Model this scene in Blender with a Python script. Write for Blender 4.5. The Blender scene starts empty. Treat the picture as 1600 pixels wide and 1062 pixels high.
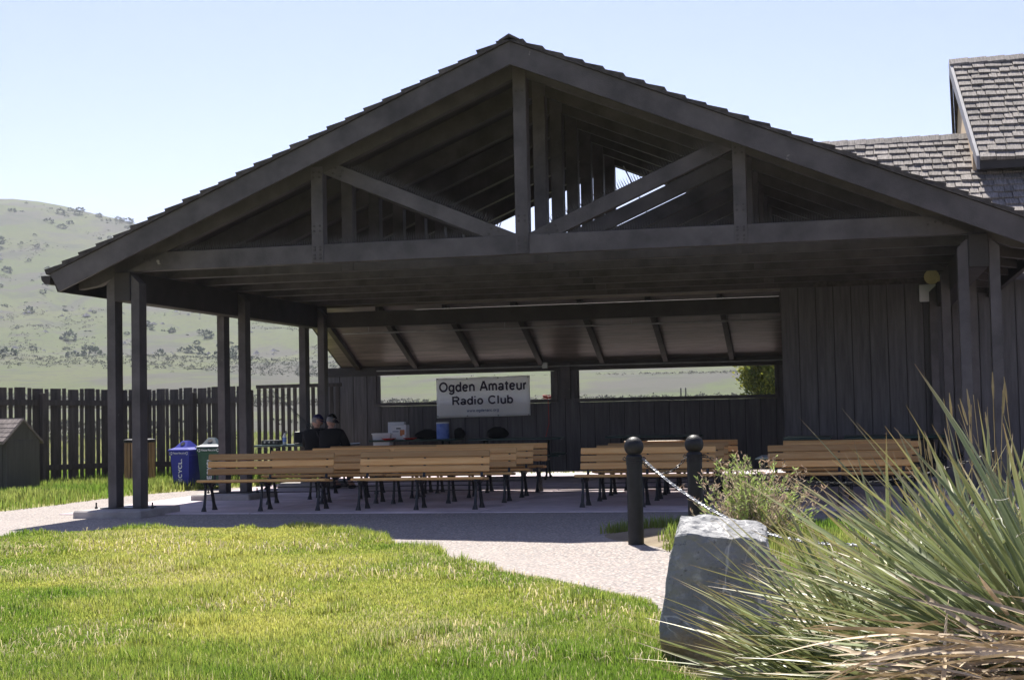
import bpy, bmesh, math, random
import numpy as np
from mathutils import Vector, Matrix, Quaternion
from mathutils.geometry import delaunay_2d_cdt
R = math.radians
SC = bpy.context.scene
COL = SC.collection
random.seed(4); RNG = np.random.default_rng(7)

# ------------------------------------------------------------ camera, sky, sun, exposure
CAM = Vector((4.2615, -19.3139, 1.33))
TH, PI_, RO = .2264, .0482, .0206
cam = bpy.data.cameras.new('camera'); camo = bpy.data.objects.new('camera', cam); COL.objects.link(camo)
F = Vector((-math.sin(TH)*math.cos(PI_), math.cos(TH)*math.cos(PI_), math.sin(PI_)))
R0 = Vector((math.cos(TH), math.sin(TH), 0)); U0 = R0.cross(F)
RX = R0*math.cos(RO) - U0*math.sin(RO); UX = U0*math.cos(RO) + R0*math.sin(RO)
camo.matrix_world = Matrix(((RX.x, UX.x, -F.x, CAM.x), (RX.y, UX.y, -F.y, CAM.y), (RX.z, UX.z, -F.z, CAM.z), (0, 0, 0, 1)))
cam.sensor_width = 36; cam.lens = 36*2325.4/1600; cam.clip_start = .1; cam.clip_end = 9000
SC.camera = camo

SUN_TO = Vector((-.22, .60, 1)).normalized()
EL = math.asin(SUN_TO.z); AZ = math.atan2(SUN_TO.x, SUN_TO.y)
W = bpy.data.worlds.new('World'); SC.world = W; W.use_nodes = True
nt = W.node_tree; bg = nt.nodes['Background']
sky = nt.nodes.new('ShaderNodeTexSky'); sky.sky_type = 'NISHITA'; sky.sun_disc = False
sky.sun_elevation = EL; sky.sun_rotation = AZ; sky.altitude = 1400; sky.air_density = 1.0; sky.dust_density = 1.2; sky.ozone_density = 1.0
tint = nt.nodes.new('ShaderNodeMix'); tint.data_type = 'RGBA'; tint.blend_type = 'MULTIPLY'; tint.inputs[0].default_value = 1; tint.inputs[7].default_value = (.98, .86, 1.03, 1)
nt.links.new(sky.outputs[0], tint.inputs[6]); nt.links.new(tint.outputs[2], bg.inputs[0]); bg.inputs[1].default_value = .066
sun = bpy.data.lights.new('sun', 'SUN'); sun.energy = 4.5; sun.angle = R(.53); sun.color = (1, .955, .88)
suno = bpy.data.objects.new('sun', sun); COL.objects.link(suno)
suno.rotation_euler = SUN_TO.to_track_quat('Z', 'Y').to_euler(); suno.location = (-6, 20, 30)
SC.view_settings.view_transform = 'Standard'; SC.view_settings.look = 'None'
SC.view_settings.exposure = 1.3; SC.view_settings.gamma = 1
SC.cycles.diffuse_bounces = 7; SC.cycles.max_bounces = 14; SC.cycles.use_denoising = True

# ------------------------------------------------------------ materials
MATS = {}
def mat(name, col, rough=.7, var=.12, scale=6., stretch=(1, 1, 1), bump=0., bscale=40., metal=0., spec=.35, rnd=.0, col2=None, fleck=None, transl=0., attr=False):
    if name in MATS: return MATS[name]
    m = bpy.data.materials.new(name); m.use_nodes = True; n = m.node_tree; N = n.nodes; L = n.links
    b = N['Principled BSDF']; out = N['Material Output']
    b.inputs['Roughness'].default_value = rough; b.inputs['Metallic'].default_value = metal
    b.inputs['Specular IOR Level'].default_value = spec
    tc = N.new('ShaderNodeTexCoord'); mp = N.new('ShaderNodeMapping'); mp.inputs['Scale'].default_value = stretch
    L.new(tc.outputs['Object'], mp.inputs['Vector'])
    oi = N.new('ShaderNodeObjectInfo')
    va = N.new('ShaderNodeVectorMath'); va.operation = 'MULTIPLY_ADD'
    L.new(oi.outputs['Random'], va.inputs[0]); va.inputs[1].default_value = (17, 31, 23); L.new(mp.outputs[0], va.inputs[2])
    no = N.new('ShaderNodeTexNoise'); no.inputs['Scale'].default_value = scale; no.inputs['Detail'].default_value = 6; no.inputs['Roughness'].default_value = .6
    L.new(va.outputs[0], no.inputs['Vector'])
    cr = N.new('ShaderNodeMix'); cr.data_type = 'RGBA'
    c2 = col2 or tuple(min(1, c*(1+var*2.2)) for c in col); c1 = tuple(c*(1-var*2.2) for c in col) if not col2 else col
    cr.inputs[6].default_value = (*c1, 1); cr.inputs[7].default_value = (*c2, 1)
    rr = N.new('ShaderNodeMapRange'); rr.inputs[1].default_value = .28; rr.inputs[2].default_value = .72
    L.new(no.outputs['Fac'], rr.inputs[0]); L.new(rr.outputs[0], cr.inputs[0])
    c = cr.outputs[2]
    if attr:
        at = N.new('ShaderNodeAttribute'); at.attribute_name = 'Col'
        mm = N.new('ShaderNodeMix'); mm.data_type = 'RGBA'; mm.blend_type = 'MULTIPLY'; mm.inputs[0].default_value = 1
        L.new(at.outputs['Color'], mm.inputs[6]); L.new(c, mm.inputs[7]); c = mm.outputs[2]
    if fleck:
        fn = N.new('ShaderNodeTexNoise'); fn.inputs['Scale'].default_value = fleck[1]; fn.inputs['Detail'].default_value = 3
        L.new(va.outputs[0], fn.inputs['Vector'])
        fr = N.new('ShaderNodeMapRange'); fr.inputs[1].default_value = fleck[2]; fr.inputs[2].default_value = fleck[2]+.04
        L.new(fn.outputs['Fac'], fr.inputs[0])
        fm = N.new('ShaderNodeMix'); fm.data_type = 'RGBA'; L.new(fr.outputs[0], fm.inputs[0]); L.new(c, fm.inputs[6]); fm.inputs[7].default_value = (*fleck[0], 1); c = fm.outputs[2]
    if rnd:
        hs = N.new('ShaderNodeHueSaturation'); mr = N.new('ShaderNodeMapRange'); mr.inputs[3].default_value = 1-rnd; mr.inputs[4].default_value = 1+rnd
        L.new(oi.outputs['Random'], mr.inputs[0]); L.new(mr.outputs[0], hs.inputs['Value']); L.new(c, hs.inputs['Color']); c = hs.outputs[0]
    L.new(c, b.inputs['Base Color'])
    if bump:
        bn = N.new('ShaderNodeTexNoise'); bn.inputs['Scale'].default_value = bscale; bn.inputs['Detail'].default_value = 4; L.new(va.outputs[0], bn.inputs['Vector'])
        bp = N.new('ShaderNodeBump'); bp.inputs['Strength'].default_value = bump; bp.inputs['Distance'].default_value = .02
        L.new(bn.outputs['Fac'], bp.inputs['Height']); L.new(bp.outputs[0], b.inputs['Normal'])
    if transl:
        tr = N.new('ShaderNodeBsdfTranslucent'); L.new(c, tr.inputs['Color']); ms = N.new('ShaderNodeMixShader'); ms.inputs[0].default_value = transl
        L.new(b.outputs[0], ms.inputs[1]); L.new(tr.outputs[0], ms.inputs[2]); L.new(ms.outputs[0], out.inputs['Surface'])
    MATS[name] = m; return m
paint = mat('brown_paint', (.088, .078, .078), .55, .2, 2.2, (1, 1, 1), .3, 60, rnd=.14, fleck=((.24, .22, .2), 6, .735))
paint2 = mat('brown_paint_shaded', (.036, .031, .029), .6, .15, 3, (1, 1, 1), .25, 60, rnd=.14)  # darker copy of the brown, shade under the roof put into its colour
paintm = mat('brown_paint_half_shaded', (.066, .058, .056), .6, .15, 3, (1, 1, 1), .25, 60, rnd=.12)  # in-between copy for the top chords, part of their shade in the colour
siding = mat('stained_siding', (.108, .101, .102), .7, .16, 5, (3, 3, .25), .5, 30, rnd=.07)
soffitm = mat('soffit_wood', (.16, .132, .118), .33, .22, 4, (.4, 3, 3), .2, 30, rnd=.2, spec=.5)
shakem = mat('cedar_shake', (.225, .20, .18), .85, .25, 7, (6, .7, 1), .6, 40, rnd=.22)
shaked = mat('dark_shake', (.07, .062, .058), .9, .25, 9, (1, 1, 1), .5, 40, rnd=.2)
concrete = mat('concrete', (.36, .33, .31), .85, .14, 3, (1, 1, 1), .3, 80)
slabm = mat('slab_concrete', (.54, .45, .46), .8, .14, 1.2, (1, 1, 1), .2, 90)
iron = mat('black_iron', (.012, .012, .013), .42, .2, 12, spec=.5)
bollm = mat('bollard_paint', (.010, .010, .011), .5, .25, 14, bump=.2, bscale=60)
chainm = mat('galvanised_chain', (.30, .31, .33), .45, .2, 30, metal=.8)
benchw = mat('varnished_pine', (.66, .32, .09), .45, .3, 3, (.6, 9, 9), .15, 40, rnd=.38, col2=(.80, .49, .19), spec=.45, fleck=((.12, .055, .025), 6, .76))
greenm = mat('green_coated_metal', (.012, .045, .038), .28, .2, 20, spec=.6)
tubem = mat('black_tube', (.015, .02, .02), .4, .1, 10)
bannerm = mat('banner_vinyl', (.93, .92, .90), .45, .01, 2, spec=.4, transl=.3)
inkm = mat('banner_ink', (.03, .022, .045), .6, .05)
inkb = mat('banner_blue_ink', (.05, .09, .22), .6, .05)
skin = mat('skin', (.46, .27, .2), .6, .06, 20)
blackcl = mat('black_fabric', (.004, .004, .005), .95, .2, 30, bump=.2)
denim = mat('dark_denim', (.02, .025, .045), .9, .2, 40)
navy = mat('navy_cap', (.022, .018, .075), .8, .1, 20)
hairg = mat('grey_hair', (.2, .195, .19), .8, .2, 60)
white = mat('white_plastic', (.72, .73, .74), .4, .03, 5)
bluep = mat('blue_bin_plastic', (.022, .03, .30), .42, .1, 6, spec=.5)
greenp = mat('green_bin_plastic', (.012, .07, .042), .42, .1, 6, spec=.5)
greyp = mat('slate_lid_plastic', (.035, .06, .075), .42, .1, 6, spec=.5)
whitep = mat('white_print', (.75, .76, .78), .5, .02)
redm = mat('red_plastic', (.5, .03, .02), .45, .1)
bluecan = mat('blue_can', (.05, .13, .5), .35, .5, 8, col2=(.25, .35, .7))
orangep = mat('orange_print', (.6, .22, .08), .5, .1)
tanw = mat('tan_stucco', (.58, .44, .29), .8, .08, 4)
whitefas = mat('grey_white_trim', (.27, .265, .28), .6, .08, 4)
lampm = mat('yellowed_lamp', (.5, .43, .2), .4, .1)
rockm = None
fencem = mat('fence_wood', (.072, .060, .054), .8, .2, 5, (3, 3, .4), .4, 40, rnd=.2)
shedm = mat('shed_panel', (.066, .063, .057), .7, .1, 4, (4, 4, .3), .2, 40)
shedroof = mat('red_brown_shingle', (.16, .135, .125), .9, .2, 12, rnd=.2)
canw = mat('slat_wood_tan', (.34, .21, .12), .7, .2, 4, (6, 6, .5), rnd=.2)
soil = mat('soil', (.16, .12, .085), .95, .3, 5, bump=.6, bscale=25, col2=(.26, .21, .14))
bark = mat('bark', (.1, .07, .05), .9, .3, 12, bump=.5)
spikem = mat('spike_plastic', (.09, .085, .085), .5, .1)
steel = mat('grey_conduit', (.34, .34, .33), .4, .1, metal=.5)
grassm = mat('grass_blade', (1, 1, 1), .5, .0, 3, attr=True, transl=.55, spec=.3)
leafm = mat('yucca_leaf', (.9, .95, .9), .42, .08, 6, attr=True, transl=.22, spec=.45, rnd=.22)
dryleaf = mat('dry_yucca_leaf', (.46, .36, .24), .7, .3, 5, (1, 1, 1), rnd=.35, transl=.1)
fibrem = mat('pale_fibre', (.6, .57, .5), .7, .1)
bushm = mat('bush_leaf', (1, 1, 1), .7, .0, 3, attr=True, transl=.35, spec=.2)

# ------------------------------------------------------------ mesh helpers
def add(name, me, m=None, parent=None, loc=(0, 0, 0), rot=None):
    o = bpy.data.objects.new(name, me); COL.objects.link(o)
    if m and me and not me.materials: me.materials.append(m)
    if parent: o.parent = parent
    o.location = loc
    if rot: o.rotation_euler = rot
    return o
def mesh(name, v, f, smooth=False):
    me = bpy.data.meshes.new(name); me.from_pydata([tuple(x) for x in v], [], f); me.update()
    if smooth: me.polygons.foreach_set('use_smooth', [True]*len(me.polygons))
    return me
def thing(name, label, cat, loc=(0, 0, 0), rz=0, group=None):
    o = bpy.data.objects.new(name, None); COL.objects.link(o); o.location = loc; o.rotation_euler = (0, 0, rz)
    return tag(o, label, cat, group)
def tag(o, label=None, cat=None, group=None, kind=None):
    if label: o['label'] = label
    if cat: o['category'] = cat
    if group: o['group'] = group
    if kind: o['kind'] = kind
    return o
class MB:
    def __init__(s): s.v = []; s.f = []
    def poly(s, v, f):
        k = len(s.v); s.v += [tuple(x) for x in v]; s.f += [tuple(i+k for i in q) for q in f]; return s
    def box(s, x0, x1, y0, y1, z0, z1):
        return s.poly([(x0, y0, z0), (x1, y0, z0), (x1, y1, z0), (x0, y1, z0), (x0, y0, z1), (x1, y0, z1), (x1, y1, z1), (x0, y1, z1)],
                      [(0, 3, 2, 1), (4, 5, 6, 7), (0, 1, 5, 4), (1, 2, 6, 5), (2, 3, 7, 6), (3, 0, 4, 7)])
    def bbox(s, x0, x1, y0, y1, z0, z1, b=.006):      # box with chamfered long edges
        bm = bmesh.new(); bmesh.ops.create_cube(bm, size=1)
        for q in bm.verts: q.co = Vector(((x0+x1)/2+q.co.x*(x1-x0), (y0+y1)/2+q.co.y*(y1-y0), (z0+z1)/2+q.co.z*(z1-z0)))
        bmesh.ops.bevel(bm, geom=bm.edges[:], offset=b, segments=1, affect='EDGES')
        bm.verts.index_update(); s.poly([q.co[:] for q in bm.verts], [[w.index for w in fc.verts] for fc in bm.faces]); bm.free(); return s
    def prism(s, pts, y0, y1, axis='y'):               # polygon in xz extruded along y (or yz along x, xy along z)
        n = len(pts)
        def P(p, t): return (p[0], t, p[1]) if axis == 'y' else ((t, p[0], p[1]) if axis == 'x' else (p[0], p[1], t))
        v = [P(p, y0) for p in pts]+[P(p, y1) for p in pts]
        f = [tuple(range(n)), tuple(range(2*n-1, n-1, -1))]+[(i, i+n, (i+1) % n+n, (i+1) % n) for i in range(n)]
        return s.poly(v, f)
    def tube(s, pts, rad, n=8, cap=True, flat=None):
        pts = [Vector(p) for p in pts]; rad = rad if hasattr(rad, '__len__') else [rad]*len(pts)
        rings = []
        for i, p in enumerate(pts):
            t = (pts[min(i+1, len(pts)-1)]-pts[max(i-1, 0)]).normalized()
            a = t.cross(Vector((0, 0, 1)) if abs(t.z) < .9 else Vector((1, 0, 0))).normalized(); b = t.cross(a)
            rings.append([p+(a*math.cos(k*2*math.pi/n)+b*math.sin(k*2*math.pi/n)*(flat or 1))*rad[i] for k in range(n)])
        v = [q for r in rings for q in r]; f = []
        for i in range(len(pts)-1):
            for k in range(n): f.append((i*n+k, i*n+(k+1) % n, (i+1)*n+(k+1) % n, (i+1)*n+k))
        if cap: f += [tuple(range(n-1, -1, -1)), tuple(range((len(pts)-1)*n, len(pts)*n))]
        return s.poly(v, f)
    def lathe(s, prof, n=16, c=(0, 0, 0)):
        v = []; f = []
        for r, z in prof:
            for k in range(n): a = k*2*math.pi/n; v.append((c[0]+r*math.cos(a), c[1]+r*math.sin(a), c[2]+z))
        for i in range(len(prof)-1):
            for k in range(n): f.append((i*n+k, i*n+(k+1) % n, (i+1)*n+(k+1) % n, (i+1)*n+k))
        f += [tuple(range(n-1, -1, -1)), tuple(range((len(prof)-1)*n, len(prof)*n))]
        return s.poly(v, f)
    def beam(s, p0, p1, w, t):                         # member in an xz plane: w in plane, t along y
        p0 = Vector(p0); p1 = Vector(p1); d = (p1-p0).normalized(); u = Vector((-d.z, 0, d.x))*w/2; y = Vector((0, t/2, 0))
        v = [p0-u-y, p1-u-y, p1+u-y, p0+u-y, p0-u+y, p1-u+y, p1+u+y, p0+u+y]
        return s.poly(v, [(0, 1, 2, 3), (7, 6, 5, 4), (0, 4, 5, 1), (1, 5, 6, 2), (2, 6, 7, 3), (3, 7, 4, 0)])
    def mesh(s, name, smooth=False):
        me = mesh(name, s.v, s.f, smooth)
        bm = bmesh.new(); bm.from_mesh(me); bmesh.ops.recalc_face_normals(bm, faces=bm.faces); bm.to_mesh(me); bm.free()
        return me
    def build(s, name, m, parent=None, smooth=False, loc=(0, 0, 0), rot=None):
        me = s.mesh(name, smooth); 
        if smooth:
            try: me.set_sharp_from_angle(angle=R(40))
            except Exception: pass
        return add(name, me, m, parent, loc, rot)
def copy_tree(o, parent=None):
    c = o.copy(); COL.objects.link(c); c.parent = parent
    for ch in list(o.children): copy_tree(ch, c)
    return c
def _arc(cx, cy, rx, ry, a0, a1, n=14): return [(cx+rx*math.cos(R(a0+(a1-a0)*k/n)), cy+ry*math.sin(R(a0+(a1-a0)*k/n))) for k in range(n+1)]
_rg = lambda cx: _arc(cx, .26, .195, .225, 0, 360, 20)
GLY = {'O': (.76, [_arc(.38, .37, .31, .325, 0, 360, 24)]), 'g': (.54, [_rg(.26), [(.455, .52), (.455, .0)], _arc(.26, 0, .195, .17, 0, -155)]), 'd': (.54, [_rg(.26), [(.455, .74), (.455, 0)]]), 'b': (.54, [_rg(.28), [(.085, .74), (.085, 0)]]),
 'e': (.52, [_arc(.26, .26, .195, .225, 8, 318, 20), [(.07, .27), (.45, .27)]]), 'n': (.52, [[(.085, .5), (.085, 0)], _arc(.26, .3, .175, .185, 180, 0)+[(.435, 0)]]),
 'm': (.78, [[(.085, .5), (.085, 0)], _arc(.235, .33, .15, .155, 180, 0)+[(.385, 0)], _arc(.535, .33, .15, .155, 180, 0)+[(.685, 0)]]), 'A': (.68, [[(.04, 0), (.325, .74)], [(.355, .74), (.64, 0)], [(.13, .24), (.55, .24)]]),
 'a': (.52, [_arc(.25, .36, .165, .125, 165, 0)+[(.415, .0)], _arc(.23, .145, .165, .11, 0, 360, 18)]), 't': (.32, [[(.15, .66), (.15, .1)]+_arc(.23, .11, .08, .075, 180, 280, 5), [(.02, .49), (.29, .49)]]),
 'u': (.52, [[(.085, .5)]+_arc(.26, .2, .175, .185, 180, 360)+[(.435, .5)], [(.435, .2), (.435, 0)]]), 'r': (.34, [[(.085, .5), (.085, 0)], _arc(.27, .28, .185, .19, 180, 85, 7)]),
 'R': (.68, [[(.09, 0), (.09, .69), (.4, .69)]+_arc(.4, .53, .18, .16, 90, -90)+[(.09, .37)], [(.38, .37), (.6, 0)]]), 'i': (.22, [[(.1, .5), (.1, 0)], [(.1, .74), (.1, .64)]]), 'o': (.54, [_rg(.27)]),
 'C': (.72, [_arc(.38, .37, .31, .325, 42, 318, 22)]), 'l': (.22, [[(.1, .74), (.1, 0)]]), 'w': (.72, [[(.03, .5), (.19, .03), (.35, .48), (.51, .03), (.67, .5)]]), '.': (.24, [[(.1, .0), (.1, .1)]]),
 'c': (.5, [_arc(.26, .26, .195, .225, 48, 312, 18)]), 'P': (.62, [[(.09, 0), (.09, .69), (.36, .69)]+_arc(.36, .52, .18, .17, 90, -90)+[(.09, .35)]]), 's': (.46, [_arc(.22, .38, .14, .11, 25, 250, 10)+_arc(.22, .14, .15, .12, 90, -160, 10)]),
 'y': (.5, [[(.04, .5), (.24, .03)], [(.45, .5), (.17, -.2)]]), 'Y': (.66, [[(.04, .74), (.33, .33)], [(.62, .74), (.33, .33)], [(.33, .38), (.33, 0)]]), 'L': (.54, [[(.09, .74), (.09, .045), (.5, .045)]]), 'E': (.6, [[(.54, .695), (.09, .695), (.09, .045), (.55, .045)], [(.09, .38), (.5, .38)]])}
def text_mesh(txt, width, height=None, weight=.1, space=.06):
    V = []; Fc = []; x = 0
    for ch in txt:
        if ch == ' ': x += .36; continue
        w, st = GLY[ch]
        for k, pl in enumerate(st):
            p = [Vector((x+a, b_)) for a, b_ in pl]; n = len(p); base = len(V); closed = (p[0]-p[-1]).length < 1e-4; zz = .004*(k % 3)
            for i in range(n):
                d0 = (p[i]-p[i-1]).normalized() if i else ((p[-1]-p[-2]).normalized() if closed else (p[1]-p[0]).normalized()); d1 = (p[i+1]-p[i]).normalized() if i < n-1 else ((p[1]-p[0]).normalized() if closed else d0)
                t = (d0+d1); t = t.normalized() if t.length > 1e-6 else d0; nn = Vector((-t.y, t.x)); k_ = weight/2/max(.45, abs(nn.dot(Vector((-d0.y, d0.x)))))
                V += [(*(p[i]+nn*k_), zz), (*(p[i]-nn*k_), zz)]
            Fc += [(base+2*i+1, base+2*i+3, base+2*i+2, base+2*i) for i in range(n-1)]
        x += w+space
    a = np.array(V); mn = a.min(0); mx = a.max(0); sx = width/(mx[0]-mn[0]); sy = (height/(mx[1]-mn[1])) if height else sx
    a = np.c_[(a[:, 0]-(mn[0]+mx[0])/2)*sx, (a[:, 1]-(mn[1]+mx[1])/2)*sy, a[:, 2]*.12]
    return mesh('lettering', a, Fc)
# value noise for scattering and colour patches
_T = RNG.random((64, 64))
def vnoise(x, y, s):
    x = np.asarray(x)*s+100.3; y = np.asarray(y)*s+77.7
    xi = np.floor(x).astype(int); yi = np.floor(y).astype(int); fx = x-xi; fy = y-yi
    fx = fx*fx*(3-2*fx); fy = fy*fy*(3-2*fy)
    g = lambda a, b: _T[a % 64, b % 64]
    return (g(xi, yi)*(1-fx)+g(xi+1, yi)*fx)*(1-fy)+(g(xi, yi+1)*(1-fx)+g(xi+1, yi+1)*fx)*fy
def inpoly(px, py, poly):
    r = np.zeros(len(px), bool); n = len(poly)
    for i in range(n):
        x0, y0 = poly[i]; x1, y1 = poly[(i+1) % n]
        c = ((y0 > py) != (y1 > py)) & (px < (x1-x0)*(py-y0)/((y1-y0) if y1 != y0 else 1e-9)+x0); r ^= c
    return r
def bdist(px, py, poly):
    d = np.full(len(px), 1e9); n = len(poly)
    for i in range(n):
        a = np.array(poly[i]); b = np.array(poly[(i+1) % n]); ab = b-a; L2 = (ab@ab) or 1e-9
        t = np.clip(((px-a[0])*ab[0]+(py-a[1])*ab[1])/L2, 0, 1)
        d = np.minimum(d, np.hypot(px-a[0]-t*ab[0], py-a[1]-t*ab[1]))
    return d
def spline(pts, k=6, closed=False):
    out = []; n = len(pts)
    for i in range(n-1):
        p0 = np.array(pts[max(i-1, 0)]); p1 = np.array(pts[i]); p2 = np.array(pts[i+1]); p3 = np.array(pts[min(i+2, n-1)])
        for j in range(k):
            t = j/k; out.append(tuple(.5*((2*p1)+(-p0+p2)*t+(2*p0-5*p1+4*p2-p3)*t*t+(-p0+3*p1-3*p2+p3)*t**3)))
    out.append(tuple(pts[-1])); return out

# ------------------------------------------------------------ the ground, fields and far hill
def smooth(a, b, x): t = np.clip((x-a)/(b-a), 0, 1); return t*t*(3-2*t)
E_D = [0, 40, 60, 100, 200, 300, 500, 700, 1000, 1150, 1500, 4000]
def terr(X, Y):
    X = np.asarray(X, float); Y = np.asarray(Y, float)
    dx = X-CAM.x; dy = Y-CAM.y; D = np.hypot(dx, dy)
    az = np.arctan2(-dx*math.cos(TH)-dy*math.sin(TH), -dx*math.sin(TH)+dy*math.cos(TH))   # + to the left of view axis
    front = smooth(1.5, .75, np.abs(az))
    pk = np.interp(az, [-.9, -.3, 0, .15, .26, .325, .345, .40, .6, .9], [.05, .075, .10, .112, .134, .1425, .1432, .141, .12, .07])
    e = np.interp(D, E_D, [-.0335, -.033, -.0195, -.004, .0085, .021, .050, .089, 1, 1, .8, .2])
    k = smooth(500, 1000, D)
    e5 = np.interp(D, [0, 40, 60, 100, 200, 300, 500, 700, 1000, 5000], [-.0335, -.033, -.0195, -.004, .0085, .021, .046, .080, .146, .146])
    e = e5*np.where(D > 300, 1+(pk/.146-1)*smooth(300, 950, D), 1)
    e = np.where(D > 1000, pk*np.interp(D, [1000, 1250, 4000], [1, .86, .22]), e)
    z = np.where(D > 40, CAM.z+D*e, -.05)
    z = np.where(D > 40, z+smooth(45, 500, D)*(vnoise(X, Y, .012)-.5)*np.clip(D*.011, 0, 8)+smooth(380, 800, D)*((vnoise(X, Y, .03)-.5)*4.0+(np.abs(vnoise(az*46+D*.004, D*.006, 1.)-.5)-.2)*16*smooth(1080, 800, D)), z)
    z = np.where(D > 40, -.05+(z+.05)*smooth(40, 46, D), z)
    return z*front+(-.05)*(1-front)
nr, na = 120, 400
rad = np.concatenate([[0], np.geomspace(6, 6000, nr-1)])
azs = np.linspace(0, 2*np.pi, na, endpoint=False)
gx = CAM.x+np.outer(rad, np.cos(azs)); gy = CAM.y+np.outer(rad, np.sin(azs)); gz = terr(gx, gy)
gv = np.stack([gx, gy, gz], -1).reshape(-1, 3)
gf = [(i*na+j, i*na+(j+1) % na, (i+1)*na+(j+1) % na, (i+1)*na+j) for i in range(1, nr-1) for j in range(na)]
gf += [(0, na+j, na+(j+1) % na) for j in range(na)]
gm = bpy.data.materials.new('field'); gm.use_nodes = True; N = gm.node_tree.nodes; L = gm.node_tree.links; b = N['Principled BSDF']
b.inputs['Roughness'].default_value = .95; b.inputs['Specular IOR Level'].default_value = .1
tc = N.new('ShaderNodeTexCoord')
def nz(sc, det, st=(1, 1, 1)):
    mp = N.new('ShaderNodeMapping'); mp.inputs['Scale'].default_value = st; L.new(tc.outputs['Object'], mp.inputs[0])
    n = N.new('ShaderNodeTexNoise'); n.inputs['Scale'].default_value = sc; n.inputs['Detail'].default_value = det; n.inputs['Roughness'].default_value = .65; L.new(mp.outputs[0], n.inputs['Vector']); return n.outputs['Fac']
def mixc(f, a, bb, lo=.4, hi=.6):
    r = N.new('ShaderNodeMapRange'); r.inputs[1].default_value = lo; r.inputs[2].default_value = hi; L.new(f, r.inputs[0])
    m = N.new('ShaderNodeMix'); m.data_type = 'RGBA'; L.new(r.outputs[0], m.inputs[0])
    for i, q in ((6, a), (7, bb)):
        if isinstance(q, tuple): m.inputs[i].default_value = (*q, 1)
        else: L.new(q, m.inputs[i])
    return m.outputs[2]
c = mixc(nz(.012, 6, (1, .35, 1)), (.074, .096, .040), (.098, .106, .055), .35, .65)
c = mixc(nz(.035, 8, (1, .3, 1)), c, (.08, .078, .066), .50, .58)
c = mixc(nz(.045, 10), c, (.062, .068, .05), .54, .64)
c = mixc(nz(.16, 8), c, (.075, .075, .06), .55, .66)
c = mixc(nz(.5, 6), c, (.07, .07, .05), .54, .66)
L.new(c, b.inputs['Base Color'])
ground = add('ground', mesh('ground', gv, gf, True), gm); tag(ground, kind='structure')

LAWN = [(-30, -8.5), (-12, -6.2), (-7, -5.1), (-5.24, -4.3)]+spline([(-5.24, -4.3), (-4.73, -3.6), (-3.92, -3.2), (-2.27, -2.9), (-1.23, -3.5), (-.25, -4.7), (.7, -6.1), (1.62, -7.4), (2.36, -8.3), (2.85, -9.0)], 4)[1:]+[(3.2, -9.9), (3.5, -11), (3.75, -12.4), (4.0, -14), (4.0, -22), (-30, -22)]
LEFT = [(-34, -1.5), (-14, -.8), (-9.5, -.35)]+spline([(-8.4, .2), (-8.25, 2), (-8.3, 4), (-8.15, 5.4), (-7.6, 6.9), (-6.9, 8.3), (-6.7, 9.5)], 4)+[(-6.9, 13), (-9, 17.5), (-20, 18), (-34, 16)]
BED = spline([(2.6, -2.7), (1.75, -2.75), (1.5, -3.4), (1.85, -4.3), (2.35, -4.95), (2.6, -5.7), (2.78, -7.4), (2.95, -8.9)], 4)+[(3.1, -9.9), (3.2, -11), (3.4, -12.4), (3.7, -14), (3.8, -22), (16, -22), (16, -2.7), (9, -2.65)]
def mound(x, y): return .70*np.exp(-(((x-4.95)/.95)**2+((y+15.4)/1.2)**2)**1.5)
def lawn_h(px, py, poly, amp):
    d = bdist(px, py, poly)
    h = -.022+.075*smooth(0, .55, d)+amp*(vnoise(px, py, .45)-.35)*smooth(0, 1.2, d)
    return h
def sheet(name, poly, m, amp=.06, step=.35, extra=None, xr=None, yr=None):
    xs = np.arange(*(xr or (-34, 16)), step); ys = np.arange(*(yr or (-22, 18)), step)
    g = np.array([(x, y) for x in xs for y in ys])+RNG.uniform(-.1, .1, (len(xs)*len(ys), 2))
    k = inpoly(g[:, 0], g[:, 1], poly) & (bdist(g[:, 0], g[:, 1], poly) > step*.4); g = g[k]
    n = len(poly); pts = [Vector(p) for p in poly]+[Vector(p) for p in g]
    v, e, f, *_ = delaunay_2d_cdt(pts, [(i, (i+1) % n) for i in range(n)], [], 1, 1e-5)
    a = np.array([p[:] for p in v]); z = lawn_h(a[:, 0], a[:, 1], poly, amp)
    if extra: z = z+extra(a[:, 0], a[:, 1])
    o = add(name, mesh(name, np.c_[a, z], [tuple(q) for q in f], True), m); tag(o, kind='structure'); return o
turf = mat('turf_soil', (.16, .18, .035), .95, .3, 2.5, bump=.6, bscale=30, col2=(.28, .26, .09))
sheet('lawn', LAWN, turf, .07, xr=(-13, 4))
sheet('grass_verge', LEFT, turf, .08, .5)
sheet('planting_bed', BED, soil, .04, extra=mound)

# exposed-aggregate path and the concrete floor
am = bpy.data.materials.new('aggregate'); am.use_nodes = True; N = am.node_tree.nodes; L = am.node_tree.links; b = N['Principled BSDF']; b.inputs['Roughness'].default_value = .85; b.inputs['Specular IOR Level'].default_value = .25
tc = N.new('ShaderNodeTexCoord')
vo = N.new('ShaderNodeTexVoronoi'); vo.inputs['Scale'].default_value = 38; L.new(tc.outputs['Object'], vo.inputs['Vector'])
rm = N.new('ShaderNodeValToRGB'); cr = rm.color_ramp; cr.interpolation = 'CONSTANT'
cols = [(.36, .29, .26), (.24, .21, .195), (.43, .385, .35), (.17, .155, .15), (.38, .31, .265), (.30, .285, .275), (.46, .40, .345)]
cr.elements[0].color = (*cols[0], 1); cr.elements[1].position = .16; cr.elements[1].color = (*cols[1], 1)
for i in range(2, 7):
    e_ = cr.elements.new(i/7+.02); e_.color = (*cols[i], 1)
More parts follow.
